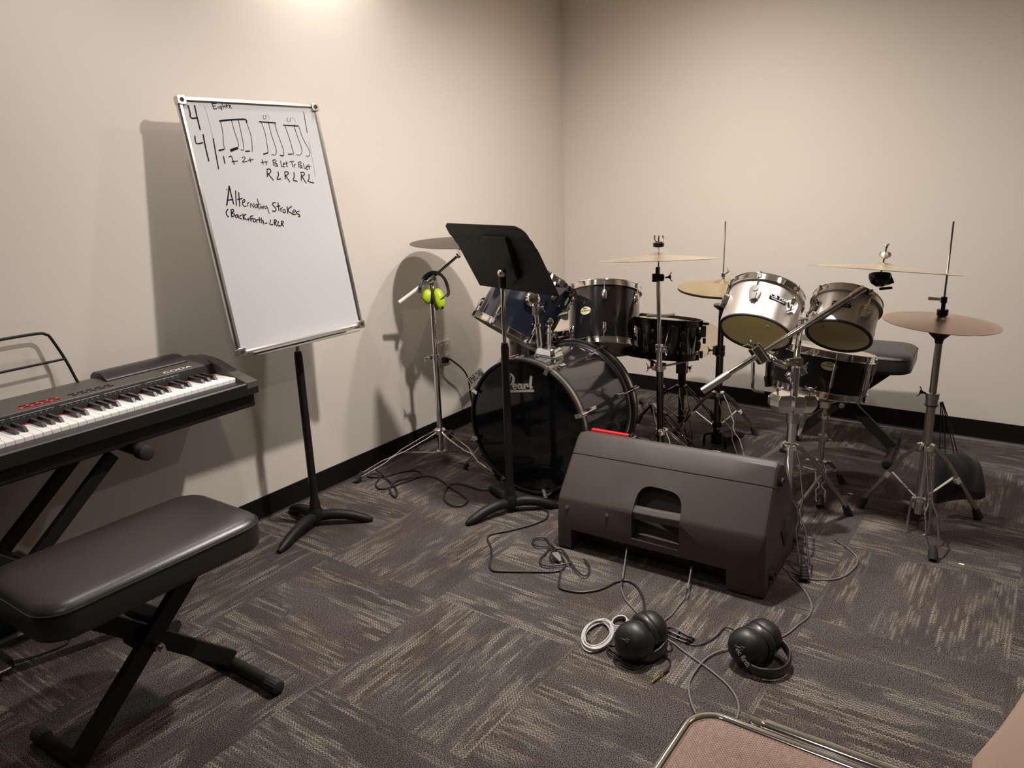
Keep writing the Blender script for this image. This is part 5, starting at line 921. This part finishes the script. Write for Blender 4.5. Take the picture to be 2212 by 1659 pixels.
# ---------------------------------------------------------------- headphones
def headphones(label, c1, n1, c2, n2, r, band, logo=None):
    t = thing('headphones', label, 'headphones', (c1[0], c1[1], 0)); cs = []
    for c, n in ((c1, n1), (c2, n2)):
        c = V3(c); n = V3(n).normalized(); _, e1, e2 = frame(n)
        cup = G().lathe(c, n, [(r * .98, -.006), (r, .0), (r * .97, .012), (r * .86, .026), (r * .62, .037), (r * .3, .042), (.0001, .043)], 40).obj('ear_cup', M['plastic'], t, smooth=60)
        G().lathe(c, -n, [(r * .9, .004), (r * 1.0, .008), (r * 1.02, .018), (r * .92, .028), (r * .55, .029), (r * .5, .018), (.0001, .016)], 36).obj('ear_pad', M['leather'], cup, smooth=60)
        G().tube([c + e1 * r * .75 + n * .026, c + e1 * r * .35 + n * .040, c - e1 * r * .1 + n * .044], .0016, 6, 4).obj('wire_yoke', M['chrome_dull'], cup)
        G().box(c - e1 * r * .1 + n * .043, (.012, .012, .006), e1, e2, n).obj('pivot_clip', M['rubber'], cup, bevel=.002); cs.append((c, n, e1, e2))
    P = spline([V3(q) for q in band], 8); ls = []
    for i, q in enumerate(P):
        d = (P[min(i + 1, len(P) - 1)] - P[max(i - 1, 0)]).normalized(); s_ = d.cross(SZ).normalized(); k = min(i, len(P) - 1 - i) / (len(P) / 2); hw = .010 + .006 * min(1, k * 2)
        u_ = s_.cross(d); ls.append([q + s_ * .005 * math.cos(a) + u_ * hw * math.sin(a) for a in [2 * PI * j / 14 for j in range(14)]])
    g = G().loft(ls); mn = min(v[2] for v in g.v); g.v = [(v[0], v[1], v[2] + max(0, .002 - mn)) for v in g.v]
    g.obj('headband', M['leather'], t, smooth=60); return t, cs
za = .052
t, cs = headphones('black headphones nearer the grey coiled cable, cups pressed together', (1.5709, -2.2827, 0.056), (-0.1044, -1.1269, 0.6357), (1.5875, -2.2188, 0.058), (0.5098, 1.0236, 0.0696), .052, [(1.5392, -2.3005, 0.035), (1.5583, -2.3057, 0.024), (1.6006, -2.296, 0.02), (1.6311, -2.2625, 0.024), (1.6381, -2.2258, 0.036), (1.6271, -2.2077, 0.05)])
t, cs = headphones('black headphones lying alone right of the other pair, headband toward the right', (1.8301, -2.1478, 0.055), (-0.126, -1.192, 0.4932), (1.8525, -2.0899, 0.056), (0.4282, 1.1507, 0.2344), .049, [(1.843, -2.1898, 0.03), (1.8769, -2.1909, 0.022), (1.9126, -2.174, 0.02), (1.9306, -2.1374, 0.022), (1.9256, -2.0971, 0.03), (1.9041, -2.0736, 0.04), (1.874, -2.0636, 0.05)])
c0, n0, e10, e20 = cs[0]; lo_ = V3((1.8463, -2.2026, 0.05))
text('brand_print', 'vic firth', c0 + n0 * .034 + (lo_ - c0) * .55, (UU * -.75 + RR * .5), (RR * .75 + UU * .5), .018, M['wht'], t, lift=.009, bold=.01)
# ---------------------------------------------------------------- cables
def cable(name, label, runs, r=.0033, m='cable', cat='cable'):
    t = thing(name, label, cat, tuple(runs[0][0]))
    for q in runs: G().tube(q, r, 8, 4).obj('run', M[m], t)
    return t
cable('black_cable', 'long black cable looping over the carpet from the wall to behind the centre music stand', [[(0.0432, -1.7422, 0.0045), (0.0717, -1.7374, 0.0045), (0.1117, -1.7023, 0.0045), (0.1319, -1.6428, 0.0045), (0.1581, -1.5972, 0.0045), (0.199, -1.5857, 0.0045), (0.2271, -1.5995, 0.0045), (0.2374, -1.6232, 0.0045), (0.2353, -1.6711, 0.0045), (0.2195, -1.7316, 0.0045), (0.2025, -1.7972, 0.0045), (0.1772, -1.812, 0.0045), (0.1395, -1.7897, 0.0045), (0.1145, -1.7532, 0.0045), (0.0978, -1.7163, 0.0045)], [(0.0018, -1.7131, 0.02), (0.0305, -1.7125, 0.03), (0.0578, -1.699, 0.02), (0.1143, -1.7156, 0.012), (0.1776, -1.7402, 0.007), (0.2518, -1.7857, 0.007), (0.2906, -1.8218, 0.007), (0.2966, -1.8445, 0.007), (0.2547, -1.8217, 0.007), (0.2101, -1.7773, 0.007), (0.1913, -1.7322, 0.007), (0.1964, -1.6948, 0.007), (0.2258, -1.6603, 0.007), (0.2607, -1.6165, 0.007), (0.3003, -1.6052, 0.007), (0.3621, -1.621, 0.007), (0.4247, -1.6515, 0.007), (0.4977, -1.6788, 0.007), (0.56, -1.7097, 0.007), (0.5816, -1.7373, 0.007), (0.5814, -1.7722, 0.007), (0.5548, -1.7879, 0.007), (0.5065, -1.7717, 0.007), (0.4614, -1.7317, 0.007), (0.4252, -1.6731, 0.007), (0.4127, -1.6308, 0.007), (0.4352, -1.6065, 0.007), (0.4853, -1.605, 0.007), (0.553, -1.6089, 0.007), (0.5906, -1.5868, 0.007)]], .0036)
t = cable('black_cable', 'black cable making a square bend on the carpet left of the floor monitor', [[(0.8723, -1.6321, 0.0045), (0.8969, -1.6412, 0.0045), (0.9176, -1.6708, 0.0045), (0.9231, -1.7085, 0.0045), (0.9049, -1.7683, 0.0045), (0.8634, -1.8451, 0.0045), (0.8244, -1.9024, 0.0045), (0.8307, -1.936, 0.0045), (0.87, -1.9727, 0.0045), (0.9096, -2.0185, 0.0045), (0.9474, -2.0805, 0.0045), (0.9725, -2.1043, 0.0045), (1.0003, -2.1014, 0.0045), (1.0908, -2.0495, 0.0045), (1.1484, -2.0143, 0.0045), (1.1678, -1.9886, 0.0045), (1.1639, -1.9558, 0.0045), (1.1304, -1.9182, 0.0045), (1.0892, -1.8867, 0.0045), (1.0452, -1.855, 0.0045)], [(1.1709, -1.9937, 0.0045), (1.1989, -2.051, 0.0045), (1.2178, -2.0818, 0.0045), (1.2472, -2.0861, 0.0045), (1.2903, -2.0722, 0.0045), (1.325, -2.0382, 0.0045), (1.3415, -2.0059, 0.0045), (1.3542, -1.9624, 0.0045), (1.3751, -1.9398, 0.0045), (1.406, -1.9437, 0.0045), (1.4421, -1.9725, 0.0045), (1.4776, -2.021, 0.0045), (1.5056, -2.0736, 0.0045)]], .0034)
t = cable('extension_lead', 'tangled black lead with a grey plug at the left end of the floor monitor', [[(1.1774, -1.9309, 0.0085), (1.1619, -1.9583, 0.0085), (1.12, -1.9945, 0.0085), (1.0923, -1.9935, 0.0085), (1.0738, -1.9648, 0.0085), (1.0687, -1.9307, 0.0085), (1.0608, -1.8858, 0.0085), (1.0384, -1.8561, 0.0085), (1.0121, -1.8357, 0.0085), (0.986, -1.8433, 0.0085), (0.9806, -1.8709, 0.0085), (1.0017, -1.8941, 0.0085), (1.0241, -1.8963, 0.0085), (1.0504, -1.8843, 0.0085), (1.0773, -1.8912, 0.0085)], [(1.1272, -1.9657, 0.0105), (1.0985, -1.943, 0.0105), (1.0839, -1.9107, 0.0105), (1.0897, -1.8843, 0.0105), (1.1066, -1.8817, 0.0105), (1.1383, -1.904, 0.0105), (1.1757, -1.9398, 0.0105), (1.2182, -1.9737, 0.0105), (1.2519, -1.9907, 0.0105), (1.26, -1.9722, 0.0105), (1.2394, -1.9294, 0.0105), (1.2026, -1.8981, 0.0105)]], .0032)
p1 = V3((1.1039, -1.925, 0.014)); p2 = V3((1.1472, -1.9573, 0.014)); G().loft([[p1.lerp(p2, k) + (p2 - p1).cross(SZ).normalized() * x * w_2 + SZ * z * w_2 for x, z in ((-.011, -.008), (.011, -.008), (.011, .008), (-.011, .008))] for k, w_2 in ((0, 1), (.5, 1), (.8, .6), (1, .45))]).obj('plug', M['greycable'], t, bevel=.002)
t = cable('patch_lead', 'thin grey lead hanging from the back of the floor monitor to the headphones', [[tuple(sq(.34, .06, .058))] + [(1.3827, -1.9712, 0.045), (1.3736, -1.9623, 0.012), (1.3911, -1.9966, 0.004), (1.4269, -2.0393, 0.004), (1.4591, -2.0639, 0.004), (1.4936, -2.0886, 0.004)]], .0021, 'greycable')
t = cable('mains_lead', 'dark lead with a thick plug hanging from the middle right of the monitor back', [[tuple(sq(.66, .055, .05))] + [(1.5764, -1.923, 0.045), (1.573, -1.9373, 0.012), (1.5731, -1.9992, 0.004), (1.5736, -2.0502, 0.004), (1.5647, -2.0945, 0.004)]], .0022, 'greycable')
q1 = V3(sq(.66, .06, .055)); q2 = V3((1.5764, -1.923, 0.045)); G().lathe(q1, q2 - q1, [(.0105, 0), (.0105, .022), (.006, .026), (.0075, .032), (.005, .036), (.0065, .042), (.004, .046), (.0045, .055), (.0022, .06)], 16).obj('plug', M['rubber'], t)
cable('grey_cable', 'grey cable running from the left headphones toward the tan chair seat', [[(1.6107, -2.1566, 0.0032), (1.6346, -2.1644, 0.0032), (1.6775, -2.1867, 0.0032), (1.7398, -2.2133, 0.0032), (1.7797, -2.2331, 0.0032), (1.8233, -2.2595, 0.0032), (1.855, -2.2931, 0.0032), (1.871, -2.3226, 0.0032), (1.8774, -2.3474, 0.0032), (1.8836, -2.3937, 0.0032)]], .0026, 'greycable')
cable('grey_cable', 'grey cable curving from the right headphones toward the tan chair seat', [[(1.7852, -2.0969, 0.0058), (1.7714, -2.1153, 0.0058), (1.7494, -2.146, 0.0058), (1.7346, -2.1908, 0.0058), (1.7317, -2.2564, 0.0058), (1.7371, -2.3031, 0.0058), (1.7542, -2.3446, 0.0058), (1.78, -2.3842, 0.0058), (1.8085, -2.4176, 0.0058)]], .0026, 'greycable')
cable('grey_cable', 'grey cable bowing out right of the monitor down to the right headphones', [[(1.7932, -1.6279, 0.0032), (1.8085, -1.6519, 0.0032), (1.8514, -1.6963, 0.0032), (1.8849, -1.7462, 0.0032), (1.9037, -1.7933, 0.0032), (1.9073, -1.8473, 0.0032), (1.8954, -1.8983, 0.0032), (1.8844, -1.9499, 0.0032), (1.8715, -1.9836, 0.0032), (1.8575, -2, 0.0032)]], .0026, 'greycable')
t = cable('jack_cable', 'grey jack cable curling on the carpet right of the floor monitor', [[(1.904, -1.3564, 0.0032), (1.9325, -1.3879, 0.0032), (1.9533, -1.4262, 0.0032), (1.958, -1.4761, 0.0032), (1.944, -1.5524, 0.0032), (1.9138, -1.6005, 0.0032), (1.8571, -1.6287, 0.0032), (1.8014, -1.6162, 0.0032)]], .0027, 'greycable')
ja = V3((1.9044, -1.359, 0.0045)); jb = V3((1.876, -1.3376, 0.0045)); G().lathe(ja, jb - ja, [(.0042, 0), (.0042, .03), (.003, .031), (.003, .052), (.0018, .053), (.0026, .058), (.0001, .062)], 14).obj('jack_plug', M['chrome'], t)
# silver coil
t = thing('cable_coil', 'coil of silver grey cable left of the headphones', 'cable', (1.4443, -2.2498, 0)); cc_ = V3((1.4443, -2.2472, 0)); ea = V3((1.4763, -2.2143, 0)) - cc_; eb = V3((1.4152, -2.1829, 0)) - cc_
for k in range(7):
    s_ = 1 - .07 * (k % 4); z = .004 + .0042 * (k // 2); ph_ = k * .9
    G().tube([cc_ + ea * s_ * math.cos(a) * (1 + .03 * math.sin(2 * a + ph_)) + eb * s_ * math.sin(a) * (1 + .04 * math.cos(3 * a + ph_)) + SZ * z for a in [2 * PI * j / 36 for j in range(36)]], .0022, 8, closed=True).obj('loop', M['silvercable'], t)
c2_ = V3((1.4699, -2.1652, 0))
for k in range(4):
    s_ = .62 - .05 * k
    G().tube([c2_ + ea * s_ * math.cos(a) + eb * s_ * .8 * math.sin(a) + SZ * (.004 + .004 * k) for a in [2 * PI * j / 30 for j in range(30)]], .0022, 8, closed=True).obj('loop', M['silvercable'], t)
G().tube(arc(V3((1.4394, -2.2985, 0)) + SZ * .008, .009, 0, 330, 12, ea.normalized(), SZ), .0018, 6).obj('tie', M['rubber'], t)
def bundle(name, label, a, b, n, w_, m='cable', extra=()):
    a = V3(a); b = V3(b); t = thing(name, label, 'cable', tuple(a)); d = b - a; s_ = d.cross(SZ).normalized()
    for k in range(n):
        o = (k - (n - 1) / 2) * w_ / n; z = .005 + .004 * (k % 3)
        G().tube([a + s_ * o * .4 + SZ * z, a.lerp(b, .3) + s_ * o * 1.6 + SZ * (z + .004), a.lerp(b, .75) + s_ * o * 1.2 + SZ * z, b + s_ * o + SZ * (z - .002), b + s_ * (o + .004) - d * .12 + SZ * (z + .003)], .0021, 8, 5).obj('strand', M[m], t)
    G().tube(arc(a.lerp(b, .5) + SZ * .008, .008, 0, 350, 10, s_, SZ), .002, 6).obj('tie', M['rubber'], t)
    for q in extra: G().tube(q, .0021, 8, 5).obj('lead', M[m], t)
    return t
bundle('cable_bundle', 'tied black cable bundle right of the left headphones', (1.5901, -2.1224, 0), (1.6746, -2.1314, 0), 7, .032, extra=[[(1.6768, -2.1469, 0.004), (1.6914, -2.1403, 0.004), (1.7072, -2.1204, 0.004), (1.7186, -2.0881, 0.004), (1.7236, -2.0593, 0.004), (1.7261, -2.0263, 0.004), (1.742, -2.0307, 0.012), (1.7586, -2.045, 0.02)]])
t = bundle('cable_bundle', 'tied black cable bundle below the left headphones, ending in a gold jack plug', (1.4946, -2.2788, 0), (1.5824, -2.3048, -0), 7, .032, extra=[[(1.5525, -2.3208, 0.004), (1.5709, -2.3276, 0.004), (1.5905, -2.3267, 0.004), (1.6045, -2.3065, 0.004), (1.6129, -2.2595, 0.004), (1.6293, -2.2373, 0.004), (1.6482, -2.235, 0.004), (1.6642, -2.2506, 0.004), (1.6687, -2.2843, 0.004)]])
ja = V3((1.6697, -2.2779, 0.006)); jb = V3((1.6566, -2.3506, 0.005)); L_ = (jb - ja).length
G().lathe(ja, jb - ja, [(.0035, 0), (.0048, L_ * .1), (.0048, L_ * .38)], 14).obj('plug_sleeve', M['rubber'], t)
G().lathe(ja, jb - ja, [(.0044, L_ * .38), (.0052, L_ * .40), (.0052, L_ * .52), (.0034, L_ * .54), (.0030, L_ * .86), (.0018, L_ * .88), (.0028, L_ * .93), (.0001, L_)], 14).obj('jack_plug', M['gold'], t, label='gold plated jack plug')
cable('black_cable', 'short loop of black cable beside the left headphones, under its headband', [[(1.6211, -2.1982, 0.005), (1.6365, -2.2057, 0.005), (1.6424, -2.1947, 0.005), (1.6359, -2.1767, 0.005), (1.6235, -2.1669, 0.005)]], .0021)
# paper scraps
for px_, lb in ((1.821, -0.8971, 0), 'tiny white scrap on the carpet behind the stand feet'), ((2.2362, -1.286, 0), 'tiny white scrap on the carpet right of the rightmost stand foot'):
    q = V3(px_); t = tag(G().loft([[q + V3((x, y, z)) for x, y in ((-.008, -.004), (.006, -.005), (.009, .003), (-.007, .004))] for z in (.0005, .0015)]).obj('paper_scrap', M['wht'], None, smooth=0), lb, 'paper')
# ---------------------------------------------------------------- chairs in the foreground
def oring(x0, x1, y0, y1, r, z, n=10): return [(x + (x0 + x1) / 2, y + (y0 + y1) / 2, z) for x, y in rrect(x1 - x0, y1 - y0, r, n)]
x0, x1, y0, y1 = 1.985, 2.338, -3.30, -2.905
t = thing('chrome_chair', 'chrome framed chair seat with woven pinkish tan fabric, at the bottom edge of the picture', 'chair', (2.16, -3.1, 0))
G().loft([oring(x0 + .010, x1 - .010, y0 + .010, y1 - .010, .038, .432), oring(x0 + .008, x1 - .008, y0 + .008, y1 - .008, .040, .443), oring(x0 + .013, x1 - .013, y0 + .013, y1 - .013, .036, .4475), oring(x0 + .06, x1 - .06, y0 + .06, y1 - .06, .03, .4495)]).obj('seat', M['weave'], t, smooth=60)
g = G(); P = [V3(q) for q in oring(x0, x1, y0, y1, .046, .4405, 10)]
g.tube(P, .0085, 14, closed=True).obj('seat_frame', M['chrome'], t, smooth=60)
for s in (0, 1):
    lg = G().tube([(2.09 if s == 0 else 2.33, y1 + .026, .436)] + ([(2.078, y1 + .026, .430), (2.06, y1 + .024, .40), (2.02, y1 + .03, .012)] if s == 0 else [(2.345, y1 + .012, .42), (2.355, y1 + .012, .39), (2.36, y1 + .03, .012)]), .0105, 14, 5).obj('front_leg', M['chrome'], t)
    rl = G().tube([((x0 + .02 if s == 0 else x1 - .02), y0 + .05, .425), ((x0 + .02 if s == 0 else x1 - .02), y0 - .06, .012)], .0105, 12).obj('rear_leg', M['chrome'], t)
    G().tube([((x0 + .02 if s == 0 else x1 - .02), y0 + .05, .425), ((x0 + .02 if s == 0 else x1 - .02), y0 - .06, .45), ((x0 + .02 if s == 0 else x1 - .02), y0 - .17, .62), ((x0 + .02 if s == 0 else x1 - .02), y0 - .21, .74)], .0105, 12, 6).obj('back_post', M['chrome'], t)
G().cyl((2.085, y1 + .026, .4360), (2.335, y1 + .026, .4360), .0120).obj('front_rail', M['chrome'], t)
G().box(((x0 + x1) / 2, y0 - .195, .68), (x1 - x0 - .02, .025, .16), (1, 0, 0), (0, 1, -.25), (0, .25, 1)).obj('backrest', M['weave'], t, bevel=.008)
ex_ = [(2.4043, -2.5902, 0.45), (2.3766, -2.7139, 0.45), (2.3537, -2.8254, 0.45)]
t = thing('padded_chair', 'smooth tan padded chair seat just inside the bottom right corner', 'chair', (2.56, -2.8, 0))
tp_ = [(x, y) for x, y in [(2.85, -2.36), (2.47, -2.36), (2.43, -2.42), (2.409, -2.57), (2.395, -2.64), (2.377, -2.714), (2.352, -2.80), (2.352, -2.86), (2.375, -2.885), (2.41, -2.888), (2.85, -2.888)]]
cen = V3((2.6, -2.62, 0))
g = G().loft([[tuple(cen + (V3((x, y, 0)) - cen) * k + V3((0, 0, z))) for x, y in tp_] for k, z in ((.95, .395), (.985, .405), (.985, .43), (1.0, .445), (.97, .454), (.88, .459), (.5, .462))]); g.obj('seat', M['tan'], t, smooth=60, bevel=.004)
for x, y in ((2.45, -2.84), (2.8, -2.84), (2.8, -2.42), (2.48, -2.42)): G().cyl((x, y, 0.002), (x, y, .40), .011).obj('leg', M['chrome'], t)
